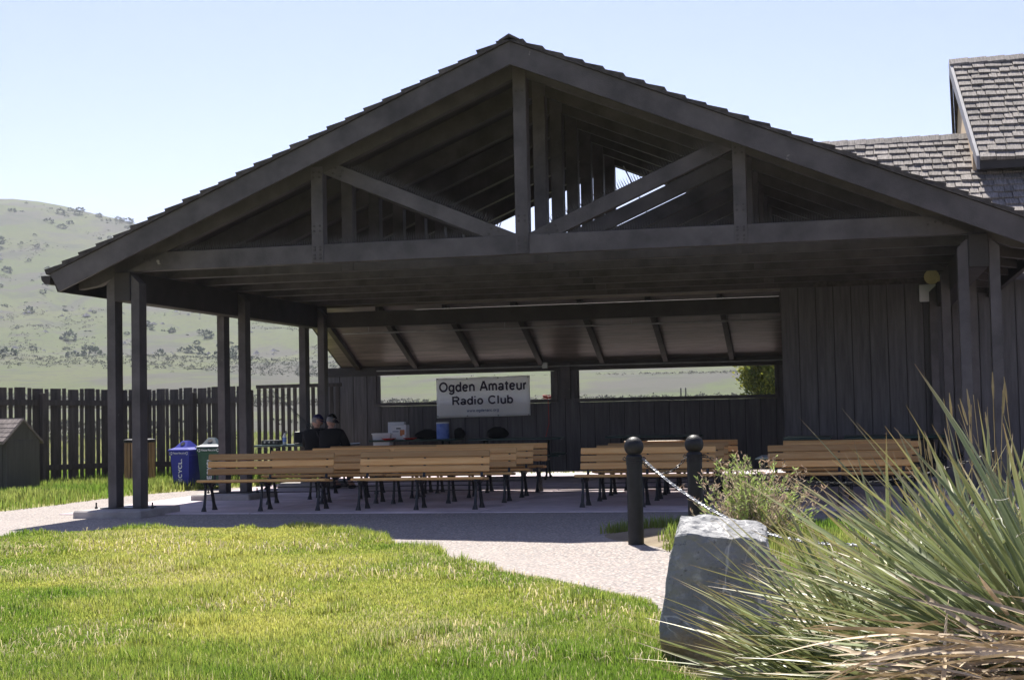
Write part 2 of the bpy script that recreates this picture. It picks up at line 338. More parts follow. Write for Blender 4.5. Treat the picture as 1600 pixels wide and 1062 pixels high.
sx = N.new('ShaderNodeSeparateColor'); L.new(vo.outputs['Color'], sx.inputs[0]); L.new(sx.outputs[0], rm.inputs[0])
c = mixc(vo.outputs['Distance'], rm.outputs[0], (.22, .195, .18), .42, .62)
c = mixc(nz(.7, 4), c, (.33, .29, .26), .45, .9)
c = mixc(nz(1.6, 7), c, (.20, .18, .165), .62, .85)
L.new(c, b.inputs['Base Color'])
bp = N.new('ShaderNodeBump'); bp.inputs['Strength'].default_value = .7; bp.inputs['Distance'].default_value = .008; bp.invert = True
L.new(vo.outputs['Distance'], bp.inputs['Height']); L.new(bp.outputs[0], b.inputs['Normal'])
path = MB().poly([(-34, -9, -.012), (3.4, -9.9, -.012), (14, -2.4, -.012), (14, 14, -.012), (-8, 14, -.012), (-10, 4, -.012), (-34, 0, -.012)], [(0, 1, 2, 3, 4, 5, 6)]).build('path', am); tag(path, kind='structure')
for i, (x0, x1) in enumerate([(-6.95, -4.02), (-4.0, -.72), (-.70, 2.6), (2.62, 9.0)]):
    for j, (y0, y1) in enumerate([(.12, 3.3), (3.32, 6.6), (6.62, 12.2)]):
        o = MB().bbox(x0, x1, y0, y1, -.25, 0, .008).build('floor_slab', slabm); tag(o, kind='structure')

# ------------------------------------------------------------ the open pavilion
PV = thing('picnic_pavilion', 'large open sided dark brown timber pavilion with gabled truss roof', 'pavilion')
SL = .4167; APEX = 6.15
zt = lambda x: APEX-SL*abs(x)
PX = 5.79
# posts in pairs with concrete pads and anchor bolts
for sx_ in (-1, 1):
    for Y in (0, 3.725, 7.45):
        pad = MB().bbox(-.52, .50, -.62, .62, -.05, .09, .02).build('footing_pad', concrete, PV, loc=(sx_*PX, Y, 0))
        MB().box(-.33, .33, -.2, .2, .09, .104).build('base_plate', iron, pad)
        for q in (-.43, .43):
            MB().lathe([(.022, .09), (.022, .115), (.012, .117), (.012, .17), (.009, .175)], 8, (q, -.12, 0)).build('anchor_bolt', iron, pad)
        for q in (-1, 1):
            a, c_ = (.125, .25); x0, x1 = sorted((q*a, q*c_)); ch = [(x0, .1), (x1, .1), (x1, 3.25 if q > 0 else 3.37), (x0, 3.37 if q > 0 else 3.25)]
            MB().prism(ch, -.11, .11).build('post', paint, PV, loc=(sx_*PX, Y, 0))
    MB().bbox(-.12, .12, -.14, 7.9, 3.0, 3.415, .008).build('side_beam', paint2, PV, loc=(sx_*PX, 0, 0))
# seven roof trusses
tr0 = None
TY = [i*1.2417 for i in range(7)]
def truss(Y):
    t = MB().bbox(-5.95, 5.95, -.07, .07, 3.42, 3.68, .006).build('roof_truss', paint, PV, loc=(0, Y, 0))
    for s in (-1, 1):
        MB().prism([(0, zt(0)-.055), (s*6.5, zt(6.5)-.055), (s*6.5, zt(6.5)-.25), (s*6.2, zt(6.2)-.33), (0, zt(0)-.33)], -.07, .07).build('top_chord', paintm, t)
        MB().bbox(s*2.88-.085, s*2.88+.085, -.085, .085, 3.425, zt(2.88)-.20, .006).build('web_post', paint, t)
        MB().beam((s*.10, 0, 3.60), (s*2.76, 0, 4.74), .19, .12).build('diagonal_brace', paint, t)
    MB().bbox(-.09, .09, -.09, .09, 3.425, zt(0)-.12, .006).build('king_post', paint, t)
    return t
for Y in TY:
    if tr0 is None: tr0 = truss(Y); 
    else:
        c_ = copy_tree(tr0, PV); c_.location = (0, Y, 0)
# bolts and bird spikes on the front truss
m_ = MB()
def bolt(x, z, y=-.088, r=.017): m_.poly([(x+r*math.cos(k*math.pi/4), y-.012*d, z+r*math.sin(k*math.pi/4)) for d in (0, 1) for k in range(8)], [tuple(range(8, 16))]+[(k, (k+1) % 8, (k+1) % 8+8, k+8) for k in range(8)])
for x in (-2.88, 0, 2.88):
    for dx in (-.042, .042):
        for z in ([3.48, 3.53, 3.6, 3.64]+[3.86, 3.93]+([4.6, 4.67] if x else [5.6])): bolt(x+dx, z)
for s in (-1, 1):
    for k in (.09, .2):
        for q in (-.04, .04):
            d = Vector((s*2.66, 0, 1.14)).normalized(); p = Vector((s*.10, 0, 3.6))+d*(k+.18); bolt(p.x-d.z*q, p.z+d.x*q, -.062)
            p = Vector((s*2.76, 0, 4.74))-d*(k+.05); bolt(p.x-d.z*q, p.z+d.x*q, -.062)
    for k in range(4): bolt(s*(5.2+.09*k), 3.56+.03*(k % 2), -.07)
o = m_.build('truss_bolts', paintm, tr0); tag(o, kind='stuff')
m_ = MB()
def spikes(p0, p1, up):
    p0 = Vector(p0); p1 = Vector(p1); up = Vector(up); n = int((p1-p0).length/.034); dr = (p1-p0).normalized()
    for i in range(n):
        p = p0.lerp(p1, (i+.5)/n)
        for s in (-1, 1):
            q = p+up*random.uniform(.11, .14)+Vector((0, s*.045, 0))+dr*random.uniform(-.012, .012); w = dr*.005; y = Vector((0, .005, 0))
            m_.poly([p-w-y, p+w-y, p+w+y, p-w+y, q], [(0, 1, 4), (1, 2, 4), (2, 3, 4), (3, 0, 4)])
    m_.poly([p0+Vector((0, -.03, .003)), p1+Vector((0, -.03, .003)), p1+Vector((0, .03, .003)), p0+Vector((0, .03, .003))], [(0, 1, 2, 3)])
for s in (-1, 1):
    spikes((s*5.0, 0, 3.682), (s*2.98, 0, 3.682), (0, 0, 1)); spikes((s*2.78, 0, 3.682), (s*.45, 0, 3.682), (0, 0, 1))
    d = Vector((s*2.66, 0, 1.14)).normalized(); u = Vector((-d.z*s, 0, d.x*s)); u = u if u.z > 0 else -u
    spikes(Vector((s*.35, 0, 3.71))+u*.098, Vector((s*2.5, 0, 4.63))+u*.098, u)
o = m_.build('bird_spikes', spikem, tr0); tag(o, kind='stuff')
# roof planes with shingle courses, rake boards, gutters
YF, YB = -.55, 8.02
ca = math.cos(math.atan(SL)); sa = math.sin(math.atan(SL))
for s in (-1, 1):
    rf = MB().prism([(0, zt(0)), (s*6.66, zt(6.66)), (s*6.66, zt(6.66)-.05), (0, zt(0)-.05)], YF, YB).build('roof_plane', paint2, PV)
    for k in range(26):
        d0 = 7.24-k*.283                      # distance down the slope of the butt end
        def pt(d, h): return (s*(d*ca+h*sa), APEX-d*sa+h*ca)
        up = max(d0-.5, .0)
        MB().prism([pt(d0, .004), pt(d0, .075+random.uniform(-.008, .012)), pt(up, .016), pt(up, .004)], YF-.07-random.uniform(0, .025), YB+.05).build('shingle_course', shaked, rf)
    for Yr, nm in ((YF-.05, 'rake_board'), (YB, 'rake_board')):
        MB().prism([(0, zt(0)-.002), (s*6.64, zt(6.64)-.002), (s*6.60, zt(6.60)-.09), (s*6.50, zt(6.5)-.31), (0, zt(0)-.30)], Yr, Yr+.048).build(nm, paint, rf)
    MB().prism([(s*6.60, 3.34), (s*6.64, 3.34), (s*6.56, 3.13), (s*6.52, 3.13)], YF+.003, YB-.003).build('eave_board', paint2, rf)
    MB().prism([(s*6.655, 3.36), (s*6.80, 3.36), (s*6.79, 3.30), (s*6.74, 3.245), (s*6.66, 3.245)], YF-.02, YB).build('gutter', paint2, rf)
for k in range(30):
    y = YF-.09+k*.285
    MB().prism([(-.14, zt(.14)+.045), (0, 6.21), (.14, zt(.14)+.045), (.14, zt(.14)+.075), (0, 6.245), (-.14, zt(.14)+.075)], y, y+.275).build('ridge_cap', shaked, PV)
# slender tie rod seen in the gable
MB().tube([(.62, 5.0, 5.35), (1.35, 3.7, 4.0)], .012, 6).build('tie_rod', steel, PV)
# rear header beam and the lower roof behind it
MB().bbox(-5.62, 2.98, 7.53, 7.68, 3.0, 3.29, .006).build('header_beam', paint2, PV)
lz = lambda y: 2.30+.45*(10.8-y)
LR = MB().prism([(8.12, lz(8.12)+.05), (11.12, lz(11.12)+.05), (11.12, lz(11.12)+.12), (8.12, lz(8.12)+.12)], -6.45, 2.98, 'x').build('lower_roof', shaked, PV)
y = 8.13; k = 0
while y < 10.95:
    MB().prism([(y, lz(y)+.028), (y+.125, lz(y+.125)+.028), (y+.125, lz(y+.125)+.048), (y, lz(y)+.048)], -6.4, 2.97, 'x').build('soffit_plank', soffitm, LR); y += .1285
for x in (-6.0, -4.74, -3.4, -2.05, -.77, .53, 1.86):
    MB().prism([(8.2, lz(8.2)+.026), (10.69, lz(10.69)+.026), (10.69, lz(10.69)-.08), (8.2, lz(8.2)-.12)], x-.05, x+.05, 'x').build('rafter', paint2, LR)
MB().prism([(8.06, lz(8.1)-.10), (8.115, lz(8.1)-.10), (8.115, lz(8.1)+.12), (8.06, lz(8.1)+.12)], -6.45, 2.98, 'x').build('upper_fascia', soffitm, LR)
MB().tube([(-5.75, 9.0, 2.96), (2.95, 9.0, 2.96)], .016, 8).build('conduit', steel, LR)
for x in (-5.2, -2.4, .1, 2.2): MB().tube([(x, 9.0, 2.97), (x, 9.0, 3.12)], .006, 6).build('conduit_hanger', steel, LR)
# rear wall of vertical boards with two long open windows
RW = MB().bbox(-6.75, 2.98, 10.72, 10.86, 2.155, 2.34, .006).build('rear_wall', paint2, PV)
WIN = [(-5.62, -1.78), (-1.30, 2.69)]
bw = .305; x = -6.75; board_m = {}
def sboard(x0, x1, z0, z1, Y, parent, m=siding):
    key = (round(x1-x0, 3), z0, z1)
    if key not in board_m: board_m[key] = MB().bbox(0, x1-x0-.012, 0, .022, z0, z1, .005).mesh('siding_board')
    return add('siding_board', board_m[key], m, parent, (x0+.006, Y-random.uniform(0, .003), 0))
while x < 2.95:
    x1 = min(x+bw, 2.98); full = not any(a-.06 < (x+x1)/2 < c_+.06 for a, c_ in WIN)
    sboard(x, x1, .09, 2.15 if full else 1.50, 10.74, RW); x = x1
MB().box(-6.75, 2.98, 10.765, 10.80, .085, 1.50).build('sheathing', paint2, RW)
for a, c_ in ((-6.75, -5.64), (-1.76, -1.32), (2.71, 2.98)): MB().box(a, c_, 10.765, 10.80, 1.501, 2.153).build('sheathing', paint2, RW)
for a, c_ in WIN:
    fr = MB().bbox(a-.07, c_+.07, 10.70, 10.90, 1.505, 1.575, .006).build('window_sill', paint, RW)
    for xx in (a-.035, c_+.035): MB().bbox(xx-.035, xx+.035, 10.705, 10.89, 1.577, 2.153, .005).build('window_jamb', paint, RW)
MB().bbox(-1.64, -1.44, 10.68, 10.76, 1.58, 2.3, .005).build('pilaster', paint, RW)
MB().tube([(-5.6, 10.69, 2.25), (2.9, 10.69, 2.25)], .014, 8).build('conduit', steel, RW)
MB().bbox(-2.02, -1.90, 10.64, 10.72, 2.21, 2.33, .006).build('junction_box', steel, RW)

# ------------------------------------------------------------ the main building to the right
VB = thing('visitor_building', 'dark board sided building with grey shake roofs adjoining the pavilion', 'building')
FW = MB().box(3.0, 10.0, 7.49, 7.60, .0, 3.62).build('front_wall', paint2, VB)
x = 3.0
while x < 10: sboard(x, x+bw, .05, 3.42, 7.466, FW); x += bw
MB().box(3.0, 3.05, 7.61, 12.0, 0, 3.4).build('side_wall', siding, VB)
MB().box(3.06, 10, 11.95, 12.0, 0, 5.0).build('back_wall', siding, VB)
MB().prism([(7.5, 3.6), (10.5, 5.98), (11.9, 4.9), (11.9, 3.6)], 3.62, 3.68, 'x').build('gable_wall', siding, VB)
RZ, RY, RS = 6.42, 10.5, .78
def shakes(parent, ridge_y, ridge_z, slope, x0, x1, rows, expo=.235, solo=99, flare=None):
    c = 1/math.hypot(1, slope); sn = slope*c; wm = {}; rest = MB()
    for r in range(rows):
        d = .10+r*expo+expo; x = x0-random.uniform(0, .15) if flare is None else x0+flare*d
        while x < x1:
            w = random.choice((.16, .20, .24, .28, .33)); p = Vector((x, ridge_y-d*c+random.uniform(-.014, .014), ridge_z-d*sn+.006+random.uniform(0, .012))); ro = (math.atan(slope)+random.uniform(.0, .035), random.uniform(-.016, .016), 0)
            V = [(0, 0, 0), (w-.014, 0, 0), (w-.014, .40, -.004), (0, .40, -.004), (0, random.uniform(-.012, .012), .078), (w-.014, 0, .068), (w-.014, .40, .008), (0, .40, .008)]; Fq = [(0, 3, 2, 1), (4, 5, 6, 7), (0, 1, 5, 4), (1, 2, 6, 5), (2, 3, 7, 6), (3, 0, 4, 7)]
            if r < solo:
                if w not in wm: wm[w] = MB().poly(V, Fq).mesh('shake')
                add('shake', wm[w], shakem, parent, p, ro)
            else:
                M = Matrix.Translation(p) @ Matrix.Rotation(ro[0], 4, 'X'); rest.poly([M @ Vector(q) for q in V], Fq)
            x += w
    if rest.v: tag(rest.build('shake_rows', shakem, parent), kind='stuff')
LRF = MB().prism([(RY, RZ), (6.7, RZ-RS*(RY-6.7)), (6.7, RZ-RS*(RY-6.7)-.1), (RY, RZ-.1)], 3.6, 10.2, 'x').build('lower_roof', shaked, VB)
MB().prism([(RY, RZ), (RY, RZ-.1), (14, RZ-.1-.78*3.5), (14, RZ-.78*3.5)], 3.6, 10.2, 'x').build('lower_roof_back', shaked, VB)
shakes(LRF, RY, RZ, RS, 3.6, 8.4, 19, solo=13)
for k in range(20): MB().prism([(-.16, -.075), (0, .05), (.16, -.075), (.16, -.035), (0, .095), (-.16, -.035)], 0, .36, 'x').build('ridge_cap', shakem, LRF, loc=(3.55+k*.345, RY, RZ), rot=(0, -.05, 0))
# raised roof with an overhanging ridge
UY0, UZ0, UY1, UZ1, UXE, UXR = 9.0, 5.78, 11.9, 8.18, 6.60, 6.36     # eave and ridge of the raised roof
def slab_roof(ye, sg):
    return MB().poly([(UXR, UY1, UZ1), (UXE, ye, UZ0), (11, ye, UZ0), (11, UY1, UZ1), (UXR, UY1, UZ1-.11), (UXE, ye, UZ0-.11), (11, ye, UZ0-.11), (11, UY1, UZ1-.11)], [(0, 1, 2, 3), (7, 6, 5, 4), (0, 4, 5, 1), (1, 5, 6, 2), (2, 6, 7, 3)])
UR = slab_roof(UY0, 1).build('upper_roof', shaked, VB)
shakes(UR, UY1, UZ1, (UZ1-UZ0)/(UY1-UY0), UXR, 9.2, 16, flare=(UXE-UXR)/math.hypot(UY1-UY0, UZ1-UZ0))
UB = slab_roof(2*UY1-UY0, 1).build('upper_roof_back', shaked, VB)
def rake(ye, m, par):
    g = .02 if ye < UY1 else -.02
    MB().poly([(UXR-.06, UY1-g, UZ1+.06), (UXE-.06, ye, UZ0+.05), (UXE-.005, ye, UZ0+.05), (UXR-.005, UY1-g, UZ1+.06), (UXR-.06, UY1-g, UZ1-.2), (UXE-.06, ye, UZ0-.2), (UXE-.005, ye, UZ0-.2), (UXR-.005, UY1-g, UZ1-.2)], [(0, 1, 2, 3), (7, 6, 5, 4), (0, 4, 5, 1), (1, 5, 6, 2), (2, 6, 7, 3), (3, 7, 4, 0)]).build('rake_board', m, par)
rake(UY0-.02, whitefas, UR); rake(2*UY1-UY0, paint2, UB)
for k in range(12): MB().prism([(-.16, -.08), (0, .05), (.16, -.08), (.16, -.035), (0, .095), (-.16, -.035)], 0, .37, 'x').build('ridge_cap', shakem, UR, loc=(UXR-.05+k*.355, UY1, UZ1+.02), rot=(0, -.05, 0))
MB().prism([(UY0+.35, 4.6), (UY0+.35, UZ0+.15), (UY1, UZ1-.14), (2*UY1-UY0-.35, UZ0+.15), (2*UY1-UY0-.35, 4.6)], 6.50, 6.56, 'x').build('gable_wall', tanw, VB)
MB().box(6.57, 11, UY0+.30, UY0+.38, 4.3, UZ0+.1).build('clerestory_wall', paint2, VB)
MB().box(UXE, 11, UY0-.04, UY0-.005, UZ0-.2, UZ0-.005).build('eave_board', paint2, UR)

# ------------------------------------------------------------ flood light and white stand-in for a bright opening
fl = thing('flood_light', 'yellowed flood light fixed high beside the rear right posts', 'light', (5.50, 5.5, 3.36)); fl.scale = (1.2, 1.2, 1.2)
MB().lathe([(.02, 0), (.07, .03), (.10, .12), (.10, .15), (.085, .15)], 14).build('lamp_head', lampm, fl, True, rot=(R(95), R(25), 0))
MB().bbox(-.09, .05, -.06, .06, -.06, .02, .01).build('lamp_bracket', lampm, fl, loc=(.1, .06, .0))
MB().tube([(.1, .06, 0), (.28, .1, .02)], .018, 6).build('arm', steel, fl)
o = MB().bbox(-.14, .14, -.05, .05, -.15, .15, .012).build('opening_stand_in', white, None, loc=(5.52, 7.41, 3.24)); tag(o, 'small white stand-in for a bright opening high on the dark board wall', 'box')  # white block added in place of daylight through an unidentified opening

# ------------------------------------------------------------ wooden benches on iron legs
def make_bench():
    t = thing('park_bench', '', 'bench', group='wooden benches under the pavilion')
    Lh = .95
    for i, (y, z) in enumerate([(.455, .545), (.480, .650), (.505, .755)]):
        MB().bbox(-Lh, Lh, -.018, .018, -.045, .045, .008).build('back_slat', benchw, t, loc=(0, y, z), rot=(R(-13), 0, 0))
    for i in range(4): MB().bbox(-Lh, Lh, -.047, .047, -.017, .017, .007).build('seat_slat', benchw, t, loc=(0, .05+i*.105, .43-.008*i))
    for x in (-.84, 0, .84):
        lg = MB()
        lg.tube([(0, .05, .405), (0, .075, .33), (0, .055, .2), (0, .015, .07), (0, .0, .03), (0, -.005, 0)], [.022, .02, .019, .022, .034, .042], 8)
        lg.tube([(0, .20, .40), (0, .29, .34), (0, .335, .24), (0, .40, .08), (0, .42, .03), (0, .43, 0)], [.026, .026, .024, .026, .036, .045], 8)
        lg.tube([(0, .02, .405), (0, .2, .395), (0, .41, .385)], [.02, .022, .022], 6)
        lg.tube([(0, .30, .33), (0, .41, .37), (0, .44, .45), (0, .475, .56), (0, .53, .79)], [.02, .022, .02, .018, .014], 8)
        lg.build('iron_leg', iron, t, True, loc=(x, 0, 0))
    MB().tube([(-.84, .33, .25), (.84, .33, .25)], .008, 6).build('tie_rod', iron, t)
    return t
B0 = make_bench(); first = True
ROWS = [.52, 1.95, 3.25, 4.6]
LAB = {'A': 'leftmost column beside the twin posts', 'B': 'second column from the left', 'C': 'column behind the black bollards', 'D': 'rightmost column behind the yucca'}
RN = ['front row', 'second row from the front', 'third row from the front', 'rear row']
CX = {'A': [-3.98, -3.65, -3.5, -3.6], 'B': [-1.74, -1.62, -1.72, -1.7], 'C': [1.34, 1.42, 1.3, 1.38], 'D': [4.06, 4.1, 4.05, None]}
for col_ in 'ABCD':
    for r in range(4):
        if CX[col_][r] is None: continue
        o = B0 if first else copy_tree(B0); first = False
        dy = {'A': 0, 'B': .05, 'C': .35, 'D': .3}[col_]; rz = {'A': 4.0, 'B': 2.0, 'C': -.5, 'D': 0}[col_]+random.uniform(-2, 2)
        o.location = (CX[col_][r]+random.uniform(-.05, .05), ROWS[r]+dy+random.uniform(-.05, .05), 0); o.rotation_euler = (0, 0, R(rz))
        o['label'] = 'slatted wooden bench, %s, %s' % (RN[r] if not (col_ == 'D' and r == 2) else 'rear row', LAB[col_])

# ------------------------------------------------------------ picnic tables
def make_table():
    t = thing('picnic_table', '', 'table', group='green metal picnic tables under the pavilion')
    MB().bbox(-.92, .92, -.38, .38, .73, .765, .01).build('table_top', greenm, t)
    for s in (-1, 1):
        MB().bbox(-.92, .92, s*.72-.13, s*.72+.13, .43, .455, .01).build('seat', greenm, t)
        f_ = MB(); x = s*.62
        f_.tube([(x, -.62, .02), (x, -.45, .02), (x, -.30, .10), (x, -.22, .40), (x, -.25, .72), (x, .25, .72), (x, .22, .40), (x, .30, .10), (x, .45, .02), (x, .62, .02)], .024, 8)
        f_.tube([(x, -.8, .42), (x, -.45, .42), (x, -.22, .36), (x, .22, .36), (x, .45, .42), (x, .8, .42)], .022, 8)
        f_.build('leg_frame', tubem, t, True)
    return t
T0 = make_table(); T0.scale = (1, 1, 1.06)
for i, (x, y, rz, lab) in enumerate([
        (-5.75, 6.95, 4, 'green metal picnic table where two men in black sit'),
        (-4.55, 10.05, 0, 'dark green picnic table by the window carrying boxes and a blue can'),
        (-2.35, 9.6, 6, 'green picnic table with a black bag, below the hanging banner'),
        (.35, 10.0, 0, 'green picnic table under the right window, behind the bench column'),
        (3.45, 6.35, 90, 'picnic table end-on by the board wall, leftmost of three'),
        (4.42, 6.35, 90, 'picnic table end-on by the board wall, middle of three'),
        (5.36, 6.35, 90, 'picnic table end-on by the board wall, rightmost of three')]):
    o = T0 if i == 0 else copy_tree(T0); o.location = (x, y, 0); o.rotation_euler = (0, 0, R(rz)); o['label'] = lab

# ------------------------------------------------------------ banner
bn_ = thing('banner', 'white vinyl banner with black lettering hung over the left window', 'banner', (-3.27, 10.60, 1.655))
nx, nzv = 24, 10; v = []; f_ = []
for i in range(nx+1):
    for j in range(nzv+1):
        u = i/nx-.5; w = j/nzv-.5
        v.append((u*2.0, .012*math.sin(u*9+w*4)+.02*(.25-w*w)*math.cos(u*3), w*.83+.02*u*0+.012*(abs(math.sin(u*math.pi*2.5))) * (1 if j == nzv else 0)*-1+u*.02))
for i in range(nx):
    for j in range(nzv): a = i*(nzv+1)+j; f_.append((a, a+nzv+1, a+nzv+2, a+1))
bo = add('banner_sheet', mesh('banner_sheet', v, f_, True), bannerm, bn_); sm = bo.modifiers.new('thickness', 'SOLIDIFY'); sm.thickness = .003
def front_text(txt, w, h, x, z, m, parent, name='lettering', y=-.042, wt=.145):
    me = text_mesh(txt, w, h, wt); return add(name, me, m, parent, (x, y, z), (R(90), R(-.6), 0))
front_text('Ogden Amateur', 1.86, .27, 0, .195, inkm, bn_)
front_text('Radio Club', 1.30, .205, 0, -.06, inkm, bn_)
front_text('www.ogdenarc.org', .68, .075, 0, -.285, inkb, bn_, wt=.12)
for x in (-.97, -.33, .33, .97):
    for z in (-.39, .385): MB().lathe([(.016, 0), (.016, .006), (.008, .006)], 10).build('grommet', steel, bn_, loc=(x, -.03, z), rot=(R(90), 0, 0))

# ------------------------------------------------------------ things on the tables
def one(name, mb, m, lab, cat, loc, rz=0, smooth=False, group=None):
    o = mb.build(name, m, None, smooth, loc, (0, 0, rz)); return tag(o, lab, cat, group)
tz = .811
tub = thing('storage_tub', 'clear white plastic tub at the left end of the rear table', 'tub', (-5.22, 9.9, .5))
MB().prism([(-.15, 0), (.15, 0), (.19, .42), (-.19, .42)], -.14, .14).build('body', white, tub); MB().bbox(-.205, .205, -.16, .16, .42, .45, .008).build('rim', white, tub)
MB().bbox(-.25, .25, -.2, .2, -.5, -.02, .01).build('stool_crate', tubem, tub)
for i, (x, y, w, h, z0, rz, lab) in enumerate([(-5.0, 10.15, .34, .36, tz, 5, 'white carton with a slotted handle, rear one of two on the table'), (-4.86, 9.92, .33, .30, tz, -3, 'white carton with a slotted handle and print, front one of two')]):
    t = thing('carton', lab, 'box', (x, y, z0), R(rz), 'white cartons on the rear table')
    MB().bbox(-w/2, w/2, -.1, .1, 0, h, .006).build('box_body', white, t)
    MB().bbox(-.05, .05, -.106, -.1005, h*.72, h*.80, .002).build('handle_slot', iron, t)
    if i: MB().box(.03, .13, -.1035, -.1015, .08, .2).build('orange_print', orangep, t); MB().box(-.13, .0, -.1035, -.1015, .16, .175).build('blue_line', inkb, t)
ct = thing('drum_can', 'blue printed round can standing on the rear table', 'can', (-3.95, 9.9, tz))
MB().lathe([(.125, 0), (.13, .01), (.13, .31), (.125, .315)], 24).build('can_body', bluecan, ct, True); MB().lathe([(.132, .31), (.134, .335), (.12, .34)], 24).build('lid', white, ct, True)
one('paper_cup', MB().lathe([(.03, 0), (.042, .1), (.038, .1)], 14), white, 'white cup in front of the cartons', 'cup', (-4.72, 9.75, tz), smooth=True)
for i, (x, y, rz, lab) in enumerate([(-4.62, 9.8, 8, 'flat red plate on the table left of the blue can'), (-5.05, 9.73, -10, 'flat red plate in front of the cartons')]):
    one('red_plate', MB().lathe([(.09, 0), (.14, .02), (.15, .035), (.12, .03)], 18), redm, lab, 'plate', (x, y, tz), R(rz), True, 'red plates on the rear table')
def lump(sx, sy, sz, seed):
    bm = bmesh.new(); bmesh.ops.create_icosphere(bm, subdivisions=3, radius=1); rs = np.random.default_rng(seed); off = rs.random(3)*10
    for q in bm.verts:
        n = math.sin(q.co.x*3+off[0])*math.sin(q.co.y*3.3+off[1])*math.sin(q.co.z*2.7+off[2]); q.co *= 1+.22*n
        q.co = Vector((q.co.x*sx, q.co.y*sy, max(q.co.z, -.75)*sz+.75*sz))
    m = MB(); bm.verts.index_update(); m.poly([q.co[:] for q in bm.verts], [[w.index for w in fc.verts] for fc in bm.faces]); bm.free(); return m
def bag(lab, loc, sx, sy, sz, seed, rz=0):
    t = thing('bag', lab, 'bag', loc, R(rz)); lump(sx, sy, sz, seed).build('bag_body', blackcl, t, True)
    MB().tube([(-sx*.5, 0, sz*1.2), (-sx*.3, .02, sz*1.75), (sx*.3, .02, sz*1.75), (sx*.5, 0, sz*1.2)], .012, 6).build('handle', blackcl, t, True)
bag('black bag slumped between the cartons and the blue can', (-4.32, 10.05, tz), .24, .15, .11, 1)
bag('black bag on the green table below the banner', (-2.75, 9.65, tz), .22, .15, .125, 2, 10)
bag('dark bag behind the blue can', (-3.66, 10.1, tz), .12, .12, .12, 3)
# red cord on the window sill, hanging down inside
m_ = MB()
for k in range(4): m_.tube([(.11*math.cos(a)+random.uniform(-.01, .01), .05*math.sin(a), .02+k*.018+.015*math.sin(a*2+k)) for a in np.linspace(0, 6.283, 18)], .007, 5)
m_.tube([(0, -.06, .03), (.02, -.13, -.05), (.03, -.135, -.5), (-.05, -.14, -.8)], .006, 5)
one('extension_cord', m_, redm, 'coiled red cord lying on the window sill, one end hanging', 'cord', (-1.93, 10.80, 1.578), smooth=True)
# at the men's table
bt = thing('water_bottle', 'blue labelled water bottle on the table beside the seated men', 'bottle', (-6.12, 6.75, tz))
MB().lathe([(.033, 0), (.035, .01), (.035, .15), (.014, .20), (.014, .215)], 16).build('bottle_body', white, bt, True); MB().lathe([(.036, .05), (.036, .13)], 16).build('paper_label', bluecan, bt, True); MB().lathe([(.016, .213), (.016, .235), (.012, .236)], 12).build('cap', navy, bt, True)
rd = thing('radio_set', 'flat black radio set on the table left of the bottle', 'radio', (-6.4, 6.85, tz))
MB().bbox(-.17, .17, -.13, .13, 0, .085, .008).build('case', iron, rd)
for k in range(3): MB().lathe([(.018, 0), (.016, .02)], 12).build('knob', steel, rd, loc=(-.1+.09*k, -.13, .045), rot=(R(90), 0, 0))
MB().bbox(-.13, .0, -.1325, -.1305, .05, .075, .0006).build('display', greyp, rd)
lp = thing('laptop_computer', 'dark laptop with raised screen on the table before the men', 'laptop', (-5.82, 6.95, tz), R(20))
MB().bbox(-.17, .17, -.12, .12, 0, .02, .004).build('keyboard_base', iron, lp); MB().bbox(-.17, .17, -.006, .006, 0, .22, .004).build('screen_lid', iron, lp, loc=(0, .12, .02), rot=(R(-18), 0, 0))
m_ = MB(); m_.tube([(-6.60, 7.15, 1.90), (-5.45, 6.75, 1.0), (-5.40, 6.72, .77)], [.006, .012, .014], 6); m_.tube([(-6.60, 7.19, 1.86), (-5.50, 6.8, .98)], [.004, .006], 6)
one('antenna_rod', m_, iron, 'thin dark rods slanting up from the men\'s table', 'antenna', (0, 0, 0))

# ------------------------------------------------------------ the two men
def skin_mesh(name, verts, edges, rads, sub=2, root=0):
    me = bpy.data.meshes.new(name); me.from_pydata(verts, edges, []); o = bpy.data.objects.new(name, me); COL.objects.link(o)
    o.modifiers.new('s', 'SKIN'); sv = me.skin_vertices[0].data
    for i, r in enumerate(rads):
        r = r if hasattr(r, '__len__') else (r, r); sv[i].radius = r; sv[i].use_root = (i == root)
    s = o.modifiers.new('d', 'SUBSURF'); s.levels = sub; s.render_levels = sub
    bpy.context.view_layer.update(); dg = bpy.context.evaluated_depsgraph_get(); m2 = bpy.data.meshes.new_from_object(o.evaluated_get(dg)); bpy.data.objects.remove(o)
    m2.name = name; m2.polygons.foreach_set('use_smooth', [True]*len(m2.polygons)); return m2
def head_mesh(yaw, pitch, c):
    bm = bmesh.new(); bmesh.ops.create_uvsphere(bm, u_segments=28, v_segments=20, radius=1)
    for q in bm.verts:
        x, y, z = q.co; k = 1-.18*max(0, -z)
        X = x*.077*k; Y = y*.098*(k if y < 0 else 1); Z = z*.118
        if y < -.55:
            if abs(x) < .2 and -.32 < z < .12: Y -= .022*(1-abs(x)/.2)*(1-(z+.32)/.6)       # nose
            if .05 < z < .3 and .2 < abs(x) < .6: Y += .012                              # eye sockets
            if -.55 < z < -.42 and abs(x) < .35: Y += .006                              # mouth
            if -.9 < z < -.65 and abs(x) < .3: Y -= .012                                  # chin
        if abs(x) > .93 and -.25 < z < .2: X += math.copysign(.014, x)                     # ears
        q.co = (X, Y, Z)
    M = Matrix.Translation(c) @ Matrix.Rotation(yaw, 4, 'Z') @ Matrix.Rotation(pitch, 4, 'X')
    bmesh.ops.transform(bm, matrix=M, verts=bm.verts); return bm, M
